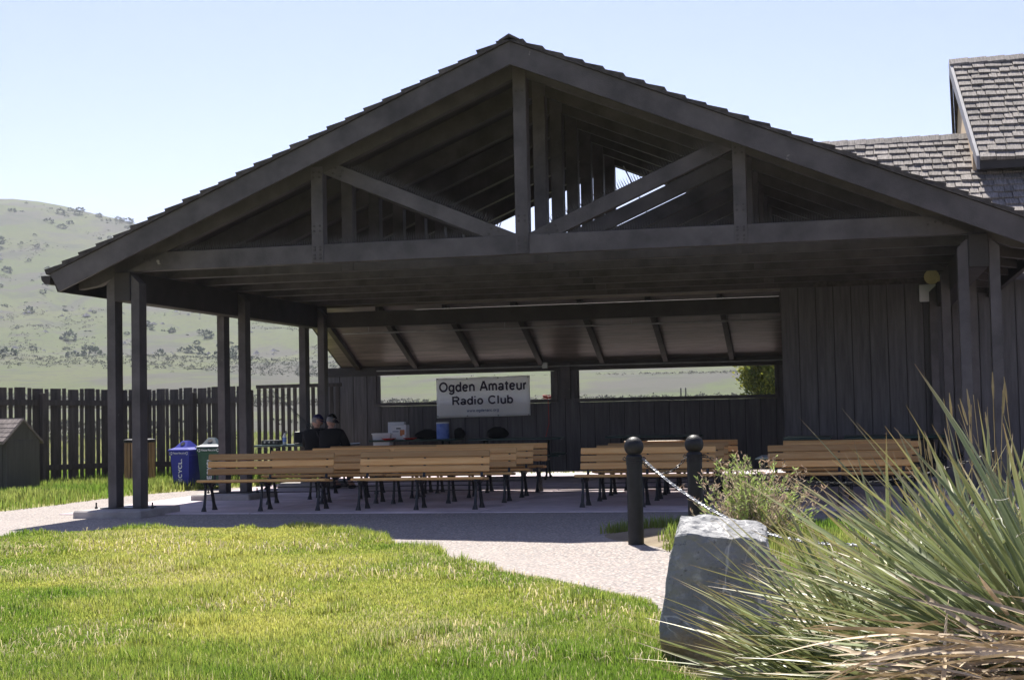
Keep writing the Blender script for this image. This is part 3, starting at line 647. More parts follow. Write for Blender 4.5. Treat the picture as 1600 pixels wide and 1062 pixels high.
def man(name, label, loc, rz, lean, look, capm, hair, phones):
    t = thing(name, label, 'person', loc, rz)          # local: sits at origin on a 0.45 seat, faces -y
    S = lambda x, y, z: (x, y, z)
    ch = (lean*.5, -.16, .98); nk = (lean*.7, -.20, 1.10); hd = Vector((lean*.85, -.25, 1.235))
    # body under the clothes: one skinned figure
    V = [(0, 0, .50), (lean*.2, -.03, .72), ch, nk, (hd.x, hd.y+.03, 1.16)]; E = [(0, 1), (1, 2), (2, 3), (3, 4)]; Q = [(.15, .12), (.14, .11), (.16, .11), .055, .05]
    hands = []
    for s in (-1, 1):
        k = len(V); V += [(lean*.5+s*.19, -.15, 1.0), (lean*.5+s*.26, -.22, .78), (lean*.5+s*.16, -.46, .80), (lean*.5+s*.12, -.53, .805)]; E += [(2, k), (k, k+1), (k+1, k+2), (k+2, k+3)]; Q += [.07, .05, .035, (.036, .02)]
        hands.append((Vector(V[k+3]), s))
        k = len(V); V += [(s*.11, -.05, .50), (s*.15, -.45, .50), (s*.15, -.47, .10), (s*.15, -.62, .045)]; E += [(0, k), (k, k+1), (k+1, k+2), (k+2, k+3)]; Q += [.1, .07, .05, .04]
    me = skin_mesh('body', V, E, Q)
    bm, M = head_mesh(look, R(18), hd); bm.from_mesh(me)
    for h, s in hands:                                  # five bent fingers on each hand
        for i, (dx, ln) in enumerate([(-.032, .062), (-.012, .075), (.010, .08), (.031, .07)]):
            fm = skin_mesh('finger', [tuple(h+Vector((dx, .0, 0))), tuple(h+Vector((dx*1.15, -ln*.5, .012))), tuple(h+Vector((dx*1.15, -ln*.85, -.006))), tuple(h+Vector((dx*1.1, -ln, -.022)))], [(0, 1), (1, 2), (2, 3)], [.010, .009, .0085, .007], 1); bm.from_mesh(fm)
        fm = skin_mesh('finger', [tuple(h+Vector((-s*.02, .02, 0))), tuple(h+Vector((-s*.052, -.01, .004))), tuple(h+Vector((-s*.062, -.04, -.006)))], [(0, 1), (1, 2)], [.012, .0105, .008], 1); bm.from_mesh(fm)
    m2 = bpy.data.meshes.new('body'); bm.to_mesh(m2); bm.free(); m2.polygons.foreach_set('use_smooth', [True]*len(m2.polygons)); add('body', m2, skin, t)
    # jacket
    V = [(0, .01, .47), (lean*.2, -.02, .70), ch, (nk[0], nk[1], 1.085)]; E = [(0, 1), (1, 2), (2, 3)]; Q = [(.20, .155), (.20, .15), (.20, .145), (.075, .075)]
    for s in (-1, 1):
        k = len(V); V += [(lean*.5+s*.20, -.15, 1.0), (lean*.5+s*.28, -.22, .78), (lean*.5+s*.165, -.45, .80)]; E += [(2, k), (k, k+1), (k+1, k+2)]; Q += [.095, .078, .058]
    add('jacket', skin_mesh('jacket', V, E, Q), blackcl, t)
    V = [(0, 0, .49)]; E = []; Q = [(.175, .135)]
    for s in (-1, 1):
        k = len(V); V += [(s*.11, -.06, .50), (s*.15, -.45, .505), (s*.15, -.47, .13)]; E += [(0, k), (k, k+1), (k+1, k+2)]; Q += [.115, .085, .068]
    add('trousers', skin_mesh('trousers', V, E, Q), denim, t)
    for s in (-1, 1): add('shoe', lump(.05, .13, .045, 5).mesh('shoe', True), iron, t, (s*.15, -.54, 0))
    # hair, cap with peak, ear phones
    h = MB()
    bmh = bmesh.new(); bmesh.ops.create_uvsphere(bmh, u_segments=24, v_segments=16, radius=1)
    for q in list(bmh.verts):
        if q.co.y < -.15 or q.co.z < -.55: bmh.verts.remove(q)
    for q in bmh.verts: q.co = Vector((q.co.x*.081, q.co.y*.104, q.co.z*.115))
    bmesh.ops.transform(bmh, matrix=M, verts=bmh.verts); mh = bpy.data.meshes.new('hair'); bmh.to_mesh(mh); bmh.free(); add('hair', mh, hair, t)
    bmc = bmesh.new(); bmesh.ops.create_uvsphere(bmc, u_segments=28, v_segments=18, radius=1)
    for q in list(bmc.verts):
        if q.co.z < .18: bmc.verts.remove(q)
    for q in bmc.verts: q.co = Vector((q.co.x*.089, q.co.y*.11, q.co.z*.128+.005))
    vs = []
    for i in range(9):
        a = math.pi+(i+.0)*math.pi/8; vs.append((bmc.verts.new((.085*math.cos(a), .1*math.sin(a)-.005, .03)), bmc.verts.new((.078*math.cos(a), .1*math.sin(a)-.085*abs(math.sin(a))**.6, .012))))
    for i in range(8): bmc.faces.new((vs[i][0], vs[i+1][0], vs[i+1][1], vs[i][1]))
    bmesh.ops.transform(bmc, matrix=M, verts=bmc.verts); mc = bpy.data.meshes.new('cap'); bmc.to_mesh(mc); bmc.free(); mc.polygons.foreach_set('use_smooth', [True]*len(mc.polygons)); co = add('cap', mc, capm, t); sm = co.modifiers.new('t', 'SOLIDIFY'); sm.thickness = .004
    if phones:
        hp = MB()
        for s in (-1, 1): hp.lathe([(.02, -.014), (.036, -.012), (.036, .012), (.02, .016)], 16, (0, 0, 0)) if False else hp.tube([(s*.078, .0, -.01), (s*.105, .0, -.01)], [.036, .034], 14)
        hp.tube([(.095*math.cos(a), 0, .135*math.sin(a)) for a in np.linspace(0, math.pi, 14)], .009, 6)
        o = hp.build('headphones', iron, t, True); o.matrix_local = M
    return t
man('person', 'seated person in black jacket and navy cap, bent over the table', (-5.33, 6.20, 0), R(180-12), .10, R(-50), navy, hairg, False)
man('person', 'seated person in black jacket and black cap wearing headphones', (-4.97, 6.05, 0), R(180-8), .12, R(-18), blackcl, hairg, True)

# ------------------------------------------------------------ bollards and chains
def bollard(loc, lab):
    t = thing('bollard', lab, 'bollard', loc, 0, 'ball-topped bollards at the path')
    prof = [(.082, -.1), (.080, .0), (.078, .80)]
    for k in range(4): z = .80+k*.022; prof += [(.080, z), (.083, z+.005), (.083, z+.013), (.079, z+.018)]
    prof += [(.074, .895), (.058, .905), (.058, .915)]
    MB().lathe(prof, 24).build('shaft', bollm, t, True)
    MB().lathe([(.055+0*k, .905) if k == 0 else (max(.001, .098*math.cos(-1.0+k*.2)), .98+.098*math.sin(-1.0+k*.2)) for k in range(14)], 24).build('ball_top', bollm, t, True)
    for s in (-1, 1): MB().tube([(s*.075, 0, .86), (s*.1, 0, .875), (s*.115, 0, .86), (s*.1, 0, .845), (s*.075, 0, .85)], .007, 6).build('chain_eye', iron, t)
    return t
bollard((2.08, -4.52, -.02), 'black ball-topped bollard at the path edge, nearest to the camera')
bollard((2.62, -3.95, -.02), 'black ball-topped bollard just behind the first, beside the shrub')
bollard((5.6, -10.4, .05), 'black bollard hidden in the yucca leaves at right')
LK = MB()
for k in range(10):
    pass
def link_mesh():
    pts = []
    for k in range(12):
        a = k*2*math.pi/12; x = .011*math.cos(a); z = .012*math.sin(a)+(.012 if math.sin(a) > 0 else -.012); pts.append((x, 0, z))
    m = MB(); m.tube(pts+[pts[0]], .0042, 6, cap=False); return m
lkv = link_mesh()
def chain(name, p0, p1, sag, lab, m):
    p0 = Vector(p0); p1 = Vector(p1); n = int((p1-p0).length*1.06/.034); out = MB(); pts = []
    for i in range(n+1): t = i/n; p = p0.lerp(p1, t); p.z -= sag*4*t*(1-t); pts.append(p)
    for i in range(n):
        d = (pts[i+1]-pts[i]).normalized(); q = d.to_track_quat('Z', 'X') @ Quaternion((0, 0, 1), (i % 2)*math.pi/2+random.uniform(-.25, .25)); c_ = (pts[i]+pts[i+1])/2
        out.poly([c_+q @ Vector(w) for w in lkv.v], lkv.f)
    return tag(out.build(name, m, None, True), lab, 'chain')
chain('chain', (2.17, -4.56, .84), (5.55, -10.3, .90), .60, 'shiny steel chain sagging from the near bollard past the boulder', chainm)
chain('chain', (2.12, -4.45, .84), (2.55, -4.02, .84), .16, 'short dark chain between the two bollards', iron)
chain('chain', (2.72, -3.95, .84), (5.6, -3.6, .84), .30, 'dark chain running right from the far bollard into the shrub', iron)

# ------------------------------------------------------------ boulder
rm_ = bpy.data.materials.new('slate_rock'); rm_.use_nodes = True; N = rm_.node_tree.nodes; L = rm_.node_tree.links; b = N['Principled BSDF']; b.inputs['Roughness'].default_value = .75; b.inputs['Specular IOR Level'].default_value = .35
tc = N.new('ShaderNodeTexCoord')
c = mixc(nz(3, 8), (.16, .162, .165), (.27, .27, .268), .32, .68)
c = mixc(nz(12, 6), c, (.36, .355, .34), .56, .70)
c = mixc(nz(34, 5), c, (.10, .10, .10), .60, .72)
c = mixc(nz(7, 9), c, (.30, .27, .20), .66, .74)
wv = N.new('ShaderNodeTexNoise'); wv.inputs['Scale'].default_value = 1.7; wv.inputs['Detail'].default_value = 5; wv.inputs['Distortion'].default_value = .8; L.new(tc.outputs['Object'], wv.inputs['Vector'])
sb_ = N.new('ShaderNodeMath'); sb_.operation = 'SUBTRACT'; sb_.inputs[1].default_value = .5; L.new(wv.outputs['Fac'], sb_.inputs[0]); ab = N.new('ShaderNodeMath'); ab.operation = 'ABSOLUTE'; L.new(sb_.outputs[0], ab.inputs[0])
c = mixc(ab.outputs[0], (.44, .43, .41), c, .002, .009)
sp = N.new('ShaderNodeSeparateXYZ'); L.new(tc.outputs['Object'], sp.inputs[0])
ad = N.new('ShaderNodeMath'); ad.operation = 'ADD'; L.new(sp.outputs[2], ad.inputs[0]); n2 = nz(5, 4); ml = N.new('ShaderNodeMath'); ml.operation = 'MULTIPLY'; ml.inputs[1].default_value = .35; L.new(n2, ml.inputs[0]); L.new(ml.outputs[0], ad.inputs[1])
c = mixc(ad.outputs[0], (.30, .22, .11), c, .30, .40)
L.new(c, b.inputs['Base Color'])
bn2 = N.new('ShaderNodeTexNoise'); bn2.inputs['Scale'].default_value = 18; bn2.inputs['Detail'].default_value = 8; L.new(tc.outputs['Object'], bn2.inputs['Vector']); bp = N.new('ShaderNodeBump'); bp.inputs['Strength'].default_value = .8; bp.inputs['Distance'].default_value = .03; L.new(bn2.outputs['Fac'], bp.inputs['Height']); L.new(bp.outputs[0], b.inputs['Normal'])
from mathutils import noise as mn
def hull_block(bm, pts, bev):
    b2 = bmesh.new()
    for p in pts: b2.verts.new(p)
    h_ = bmesh.ops.convex_hull(b2, input=b2.verts[:]); bmesh.ops.delete(b2, geom=[g for g in h_['geom_interior'] if isinstance(g, bmesh.types.BMVert)], context='VERTS')
    bmesh.ops.recalc_face_normals(b2, faces=b2.faces); bmesh.ops.dissolve_limit(b2, angle_limit=R(3), verts=b2.verts, edges=b2.edges); bmesh.ops.bevel(b2, geom=b2.edges[:], offset=bev, segments=1, affect='EDGES'); bmesh.ops.triangulate(b2, faces=b2.faces)
    for it in range(5): bmesh.ops.subdivide_edges(b2, edges=[e for e in b2.edges if e.calc_length() > .035], cuts=1); bmesh.ops.triangulate(b2, faces=[f for f in b2.faces if len(f.verts) > 3])
    b2.normal_update()
    for q in b2.verts:
        n = mn.fractal(q.co*4.5, .9, 2.1, 5); top = max(0, q.normal.z); q.co += q.normal*(n*.017+top*.012*mn.fractal(q.co*11, .8, 2, 5))
    m = bpy.data.meshes.new('tmp'); b2.to_mesh(m); b2.free(); bm.from_mesh(m); bpy.data.meshes.remove(m)
bm = bmesh.new()
hull_block(bm, [(-.30, -.02, -.2), (-.36, -.10, .20), (-.35, -.08, .27), (-.265, -.03, .675), (-.20, -.05, .69), (.19, -.05, .65), (.205, -.05, .60), (.17, -.08, -.2), (.22, .40, -.2), (-.30, .40, -.2), (-.34, .25, .3), (-.265, .20, .765), (-.12, .30, .77), (.02, .30, .745), (.18, .28, .70), (.21, .35, .45)], .005)
hull_block(bm, [(.205, .03, -.2), (.20, .04, .565), (.23, .04, .555), (.31, .10, .42), (.34, .08, -.2), (.33, .42, -.2), (.21, .42, -.2), (.21, .38, .54), (.29, .38, .42)], .012)
me = bpy.data.meshes.new('boulder'); bm.to_mesh(me); bm.free()
o = add('boulder', me, rm_, None, (3.60, -11.6, 0)); tag(o, 'large angular slate grey boulder at the lawn edge before the yucca', 'boulder')

# ------------------------------------------------------------ fences
FC = [(-13.6, 2.6), (-10.71, 10.15), (-7.58, 8.78)]
def board_fence(p0, p1, lab, zb0, zb1, H=1.86):
    p0 = Vector((*p0, 0)); p1 = Vector((*p1, 0)); d = (p1-p0); Ln = d.length; rz = math.atan2(d.y, d.x)
    t = thing('board_fence', lab, 'fence', (p0.x, p0.y, 0), rz); x = 0; wide = True
    ms = {w: MB().bbox(0, w, 0, .022, 0, H, .004).mesh('fence_board') for w in (.255, .09)}
    while x < Ln-.1:
        w = .255 if wide else .09; z = zb0+(zb1-zb0)*x/Ln
        add('fence_board', ms[w], fencem, t, (x, 0, z+.10+random.uniform(-.015, .02)), (0, random.uniform(-.006, .006), 0)); x += w+.045; wide = not wide
    for z in (.32, 1.62): MB().prism([(0, zb0+z), (Ln, zb1+z), (Ln, zb1+z+.11), (0, zb0+z+.11)], -.045, -.002).build('fence_rail', fencem, t)
    MB().prism([(0, zb0+.02), (Ln, zb1+.02), (Ln, zb1+.12), (0, zb0+.12)], -.04, -.002).build('fence_rail', fencem, t)
    n = max(2, int(Ln/2.4))
    for k in range(n+1): xx = k*Ln/n; z = zb0+(zb1-zb0)*k/n; MB().bbox(xx-.05, xx+.05, -.15, -.048, z-.1, z+1.86, .006).build('fence_post', fencem, t)
board_fence(FC[0], FC[1], 'dark board fence behind the small shed, left run to the far corner', .10, .0)
board_fence(FC[1], FC[2], 'dark board fence behind the recycling bins, run from the far corner', .0, .02)
t = thing('slat_fence', 'narrow slatted brown fence screen behind the seated men', 'fence', (-7.46, 8.66, 0), math.atan2(-.10, 1.84))
ms = MB().bbox(0, .078, 0, .02, .1, 1.90, .004).mesh('fence_slat')
for k in range(14): add('fence_slat', ms, fencem, t, (k*.131, 0, 0))
for z in (.3, 1.90): MB().bbox(0, 1.84, -.045, -.002, z, z+.07, .004).build('fence_rail', fencem, t)

# ------------------------------------------------------------ shed, bins and litter bin
sh = thing('storage_shed', 'small brown storage shed with reddish shingle roof by the fence', 'shed', (-11.12, 5.5, .0), R(-38)); sh.scale = (.74, .74, .96)
sw, sd, se, sr = 1.15, .42, 1.05, 1.45      # half length, half depth
MB().bbox(-sw, sw, -sd, sd, 0, se, .01).build('walls', shedm, sh)
for k in range(2): MB().bbox(.05-k*1.0, .95-k*1.0, -sd-.018, -sd-.001, .06, se-.06, .006).build('door', shedm, sh)
MB().bbox(-.01, .09, -sd-.04, -sd-.019, .72, .76, .004).build('latch', steel, sh)
MB().prism([(-sd, se+.001), (sd, se+.001), (0, sr-.03)], -sw+.01, sw-.01, 'x').build('gable', shedm, sh)
sl = (sr-se+.04)/(sd+.08)
for s in (-1, 1):
    rp = MB().prism([(0, sr), (s*(sd+.08), se-.04), (s*(sd+.08), se-.08), (0, sr-.04)], -sw-.06, sw+.06, 'x').build('roof_plane', shedroof, sh)
    for r in range(5):
        yy = s*(sd+.08)*(1-r*.19); z0 = sr-abs(yy)*sl
        for k in range(8):
            x0 = -sw-.07+k*.30+(r % 2)*.0; MB().poly([(x0, yy, z0+.004), (x0+.292, yy, z0+.004), (x0+.292, yy-s*.13, z0+.13*sl+.004), (x0, yy-s*.13, z0+.13*sl+.004), (x0, yy, z0+.022), (x0+.292, yy, z0+.022), (x0+.292, yy-s*.13, z0+.13*sl+.010), (x0, yy-s*.13, z0+.13*sl+.010)], [(0, 1, 2, 3), (7, 6, 5, 4), (0, 4, 5, 1), (1, 5, 6, 2), (2, 6, 7, 3), (3, 7, 4, 0)]).build('shingle', shedroof, rp)
def recycle_symbol(parent, x, z, y, r):
    m = MB()
    for k in range(3):
        a0 = k*2.094+.2; pts = []
        for j in range(5): a = a0+j*.36; pts.append((r*math.cos(a), r*math.sin(a)))
        for j in range(4): (xa, za), (xb, zb) = pts[j], pts[j+1]; w = .62; m.poly([(x+xa, y, z+za), (x+xb, y, z+zb), (x+xb*w, y, z+zb*w), (x+xa*w, y, z+za*w)], [(0, 1, 2, 3)])
    return m.build('recycle_symbol', whitep, parent)
def bin_(loc, rz, bodym, lidm, lab):
    t = thing('recycling_bin', lab, 'recycling bin', loc, rz)
    MB().poly([(-.20, -.20, 0), (.20, -.20, 0), (.20, .20, 0), (-.20, .20, 0), (-.255, -.255, .74), (.255, -.255, .74), (.255, .255, .74), (-.255, .255, .74)], [(0, 3, 2, 1), (4, 5, 6, 7), (0, 1, 5, 4), (1, 2, 6, 5), (2, 3, 7, 6), (3, 0, 4, 7)]).build('bin_body', bodym, t)
    MB().bbox(-.275, .275, -.275, .275, .70, .80, .012).build('lid_band', lidm if lidm is bodym else bodym, t)
    l = MB(); l.poly([(-.30, -.30, .80), (.30, -.30, .80), (.30, .30, .80), (-.30, .30, .80), (-.29, -.29, .825), (.29, -.29, .825), (.29, .29, .825), (-.29, .29, .825), (-.17, -.20, .87), (.17, -.20, .87), (.17, .20, .87), (-.17, .20, .87), (-.07, -.05, 1.01), (.07, -.05, 1.01), (.07, .05, 1.01), (-.07, .05, 1.01)],
        [(0, 3, 2, 1)]+[(a+i, a+(i+1) % 4, a+4+(i+1) % 4, a+4+i) for a in (0, 4, 8) for i in range(4)]+[(12, 13, 14, 15)])
    lo = l.build('lid', lidm, t)
    MB().lathe([(.055, 0), (.055, .004), (.001, .004)], 18).build('lid_hole', iron, lo, loc=(0, -.131, .945), rot=(R(43), 0, 0))
    me = text_mesh('RECYCLE', .62, .125, .17); add('lettering', me, whitep, t, (.0, -.243, .36), (R(86), R(-90), 0))
    me = text_mesh('Please Recycle', .32, .055, .12); add('lettering', me, whitep, t, (0, -.2775, .75), (R(90), 0, 0))
    recycle_symbol(t, -.21, .75, -.2785, .035); recycle_symbol(t, .21, .75, -.2785, .035); t.scale = (.86, .86, .90); return t
bin_((-8.26, 7.1, .0), R(-12), bluep, bluep, 'blue square recycling bin with white lettering beside the fence')
bin_((-7.74, 7.12, .05), R(6), greenp, greyp, 'green recycling bin with grey lid beside the blue bin')
lt = thing('litter_bin', 'round litter bin of tan wooden slats with dark rim by the fence', 'litter bin', (-9.75, 8.1, .0))
MB().lathe([(.27, .05), (.27, .85), (.25, .85)], 20).build('liner', iron, lt)
for k in range(20): a = k*math.pi/10; MB().bbox(-.035, .035, -.01, .01, .06, .88, .003).build('slat', canw, lt, loc=(.29*math.cos(a), .29*math.sin(a), 0), rot=(0, 0, a+math.pi/2))
MB().lathe([(.30, .87), (.315, .875), (.315, .93), (.22, .95), (.22, .9)], 24).build('rim', iron, lt)

# ------------------------------------------------------------ foliage helpers
def quads_mesh(name, V, col, m, nv, faces_pat, parent=None):
    n = len(V)//nv; me = bpy.data.meshes.new(name)
    fl = [len(p) for p in faces_pat]
    loops = np.concatenate([(np.concatenate([np.array(p) for p in faces_pat])[None, :]+nv*np.arange(n)[:, None]).ravel()]) if True else None
    tot = np.tile(fl, n); st = np.concatenate([[0], np.cumsum(tot)[:-1]])
    me.vertices.add(len(V)); me.vertices.foreach_set('co', np.asarray(V, np.float32).ravel())
    me.loops.add(len(loops)); me.loops.foreach_set('vertex_index', loops.astype(np.int32))
    me.polygons.add(len(tot)); me.polygons.foreach_set('loop_start', st.astype(np.int32)); me.polygons.foreach_set('loop_total', tot.astype(np.int32))
    me.update(calc_edges=True); me.validate()
    at = me.attributes.new('Col', 'FLOAT_COLOR', 'POINT'); at.data.foreach_set('color', np.c_[col, np.ones(len(col))].astype(np.float32).ravel())
    return add(name, me, m, parent)
def grass(name, poly, n, hf, lenf, colf, wid=.0035, ext=None, far=1., keep=None, curl=.5):
    xs = [p[0] for p in poly]; ys = [p[1] for p in poly]; x0, x1, y0, y1 = ext or (min(xs), max(xs), min(ys), max(ys))
    X = []; Y = []; got = 0
    while got < n:
        x = RNG.uniform(x0, x1, 200000); y = RNG.uniform(y0, y1, 200000); D = np.hypot(x-CAM.x, y-CAM.y)
        az = np.arctan2(-(x-CAM.x)*math.cos(TH)-(y-CAM.y)*math.sin(TH), -(x-CAM.x)*math.sin(TH)+(y-CAM.y)*math.cos(TH))
        k = inpoly(x, y, poly) & (np.abs(az) < .47) & (RNG.random(len(x)) < np.clip((7./D)**far, 0, 1))
        if keep is not None: k &= keep(x, y)
        X.append(x[k]); Y.append(y[k]); got += k.sum()
    X = np.concatenate(X)[:n]; Y = np.concatenate(Y)[:n]; D = np.hypot(X-CAM.x, Y-CAM.y)
    Z = hf(X, Y); Ln = lenf(X, Y)*RNG.uniform(.55, 1.25, n); a = RNG.uniform(0, 2*np.pi, n); lean = RNG.uniform(.05, 1, n)*curl
    w = wid*RNG.uniform(.7, 1.3, n)*np.clip(D/9, .9, 2.2)
    f = a+RNG.uniform(.8, 2.2, n); dx, dy = np.cos(f), np.sin(f); sx_, sy_ = -np.sin(a), np.cos(a); lx, ly = np.cos(a), np.sin(a)
    P = np.zeros((n, 5, 3)); P[:, 0] = np.c_[X-sx_*w, Y-sy_*w, Z-.01]; P[:, 1] = np.c_[X+sx_*w, Y+sy_*w, Z-.01]
    mx, my, mz = X+lx*Ln*lean*.3, Y+ly*Ln*lean*.3, Z+Ln*.55
    P[:, 2] = np.c_[mx+sx_*w*.8, my+sy_*w*.8, mz]; P[:, 3] = np.c_[mx-sx_*w*.8, my-sy_*w*.8, mz]
    P[:, 4] = np.c_[X+lx*Ln*lean, Y+ly*Ln*lean, Z+Ln*(1-.35*lean)]
    C = colf(X, Y, n); C5 = np.repeat(C[:, None, :], 5, 1); C5[:, 4] *= 1.15; C5[:, :2] *= np.array([1.1, 1.0, .9])
    o = quads_mesh(name, P.reshape(-1, 3), C5.reshape(-1, 3), grassm, 5, [(0, 1, 2, 3), (3, 2, 4)]); tag(o, kind='stuff'); return o
def lawncol(X, Y, n):
    p = vnoise(X*.8+Y*.6, Y*.8-X*.6, .42)*.4+vnoise(X*.6-Y*.8, Y*.6+X*.8, 1.3)*.35+vnoise(X, Y, 4)*.25
    lush = smooth(1.2, .1, bdist(X, Y, LAWN))*.35+smooth(.5, .72, vnoise(X+9, Y, .35))*.45+smooth(-.4, 2.6, X)*smooth(-9.5, -12, Y)*.55
    t = np.clip(p*1.9-.35-lush+RNG.normal(0, .17, n), 0, 1)[:, None]
    g = np.array([.155, .25, .032])[None]*(1-t)+np.array([.45, .45, .11])[None]*t
    straw = (RNG.random(n) < .06+.26*smooth(.60, .8, vnoise((X+31)*.8+Y*.5, Y*.9-X*.4, .9)))[:, None]
    return np.where(straw, np.array([.55, .49, .27])[None]*RNG.uniform(.7, 1.2, (n, 1)), g*RNG.uniform(.75, 1.25, (n, 1)))
def lawnlen(X, Y): return .028+.05*smooth(.80, .92, vnoise(X*.9-Y*.4, Y*.9+X*.4, 2.6))+.035*smooth(.45, .8, vnoise(X*.7+Y*.7, Y*.7-X*.7, .9))+.11*smooth(.8, .15, bdist(X, Y, LAWN))*smooth(-9.5, -4.5, Y)*smooth(.35, .75, vnoise(X, Y, 2.2))+.02*smooth(-10, -12, Y)
g1 = grass('lawn_grass', LAWN, 420000, lambda x, y: lawn_h(x, y, LAWN, .07), lawnlen, lawncol, .0026, (-9, 3.8, -13.4, -2.8), 1.3, keep=lambda x, y: bdist(x, y, LAWN) > .38*vnoise(x, y, 3.1)*vnoise(x+5, y, .9))
def clipcol(X, Y, n): return np.array([.50, .44, .26])[None]*RNG.uniform(.6, 1.25, (n, 1))
g5 = grass('grass_clippings', LAWN, 5000, lambda x, y: lawn_h(x, y, LAWN, .07)+.03, lambda x, y: .035+.03*vnoise(x, y, 1.5), clipcol, .0028, (-9, 3.8, -13.4, -2.8), 1.3, keep=lambda x, y: vnoise(x*.8+y*.5, y*.8-x*.5, 1.1) > .52, curl=2.4)
tag(g5, 'dry straw clippings strewn through the lawn', 'clippings')
tag(g1, 'bright green and yellowing short lawn grass in the foreground', 'grass')
def vergecol(X, Y, n):
    t = np.clip(vnoise(X, Y, .7)*1.3-.3+RNG.normal(0, .2, n), 0, 1)[:, None]
    return (np.array([.13, .23, .03])[None]*(1-t)+np.array([.27, .30, .08])[None]*t)*RNG.uniform(.75, 1.25, (n, 1))
g2 = grass('verge_grass', LEFT, 60000, lambda x, y: lawn_h(x, y, LEFT, .08), lambda x, y: .09+.12*vnoise(x, y, .9), vergecol, .0032, (-17, -6.5, -1.2, 15), .2)
tag(g2, 'taller green grass between the path and the fence', 'grass')
g3 = grass('bed_grass', BED, 42000, lambda x, y: lawn_h(x, y, BED, .04)+mound(x, y), lambda x, y: .07+.08*vnoise(x, y, 1.1), vergecol, .003, (1.4, 9, -13.5, -2.7), 0, keep=lambda x, y: (vnoise(x+3, y, 1.3) > .30) & (np.hypot(x-2.1, y+4.8) > .35))
tag(g3, 'patchy green grass around the bollards and boulder', 'grass')
fld = [(-40, 17), (-12, 14.2), (-7, 11.5), (3, 12.5), (12, 15), (30, 60), (-60, 60)]
def fieldcol(X, Y, n):
    t = np.clip(vnoise(X, Y, .2)*1.2+RNG.normal(0, .2, n), 0, 1)[:, None]; return np.array([.2, .27, .06])[None]*(1-t)+np.array([.33, .32, .15])[None]*t
g4 = grass('field_grass', fld, 60000, lambda x, y: terr(x, y), lambda x, y: .22+.15*vnoise(x, y, .3), fieldcol, .006, (-35, 12, 11.5, 55), .3)
tag(g4, 'pale meadow grass beyond the fence and windows', 'grass')

# ------------------------------------------------------------ yuccas
def leaf_mesh(Ln, wd, bend, kind):
    n = 8; V = []; C = []
    for i in range(n+1):
        t = i/n; w = wd*(1-.15*t)*(1 if t < .7 else max(.04, (1-t)/.3)**.75)*(.75+.25*min(1, t*6)); x = Ln*t; z = -bend*Ln*t*t; ch = w*.30*(1-.5*t)
        V += [(x, -w/2, z+ch), (x, 0, z), (x, w/2, z+ch)]
        if kind == 'live':
            g = np.array([.275, .325, .135]) if t < .80 else np.array([.38, .35, .15])
            if t > .93: g = np.array([.30, .17, .08])
            if t < .15: g = np.array([.35, .36, .22])
            e = np.array([.55, .52, .33])
            C += [g*.75+e*.25, g*.92, g*.75+e*.25]
        else: C += [(1, 1, 1)]*3
    f = [(i*3+k, i*3+3+k, i*3+4+k, i*3+1+k) for i in range(n) for k in (0, 1)]
    me = mesh('leaf', V, f, True)
    if kind == 'live':
        at = me.attributes.new('Col', 'FLOAT_COLOR', 'POINT'); at.data.foreach_set('color', np.c_[np.array(C), np.ones(len(C))].astype(np.float32).ravel())
    return me
LEAVES = [leaf_mesh(l, w, bd, 'live') for l, w, bd in ((.78, .0180, .03), (.86, .0165, .07), (.70, .0195, .0), (.90, .016, .05), (.62, .0175, -.02), (.80, .0145, .16))]
DRY = [leaf_mesh(l, w, bd, 'dry') for l, w, bd in ((.55, .017, .12), (.62, .015, .25), (.48, .018, .05), (.5, .014, -.1))]
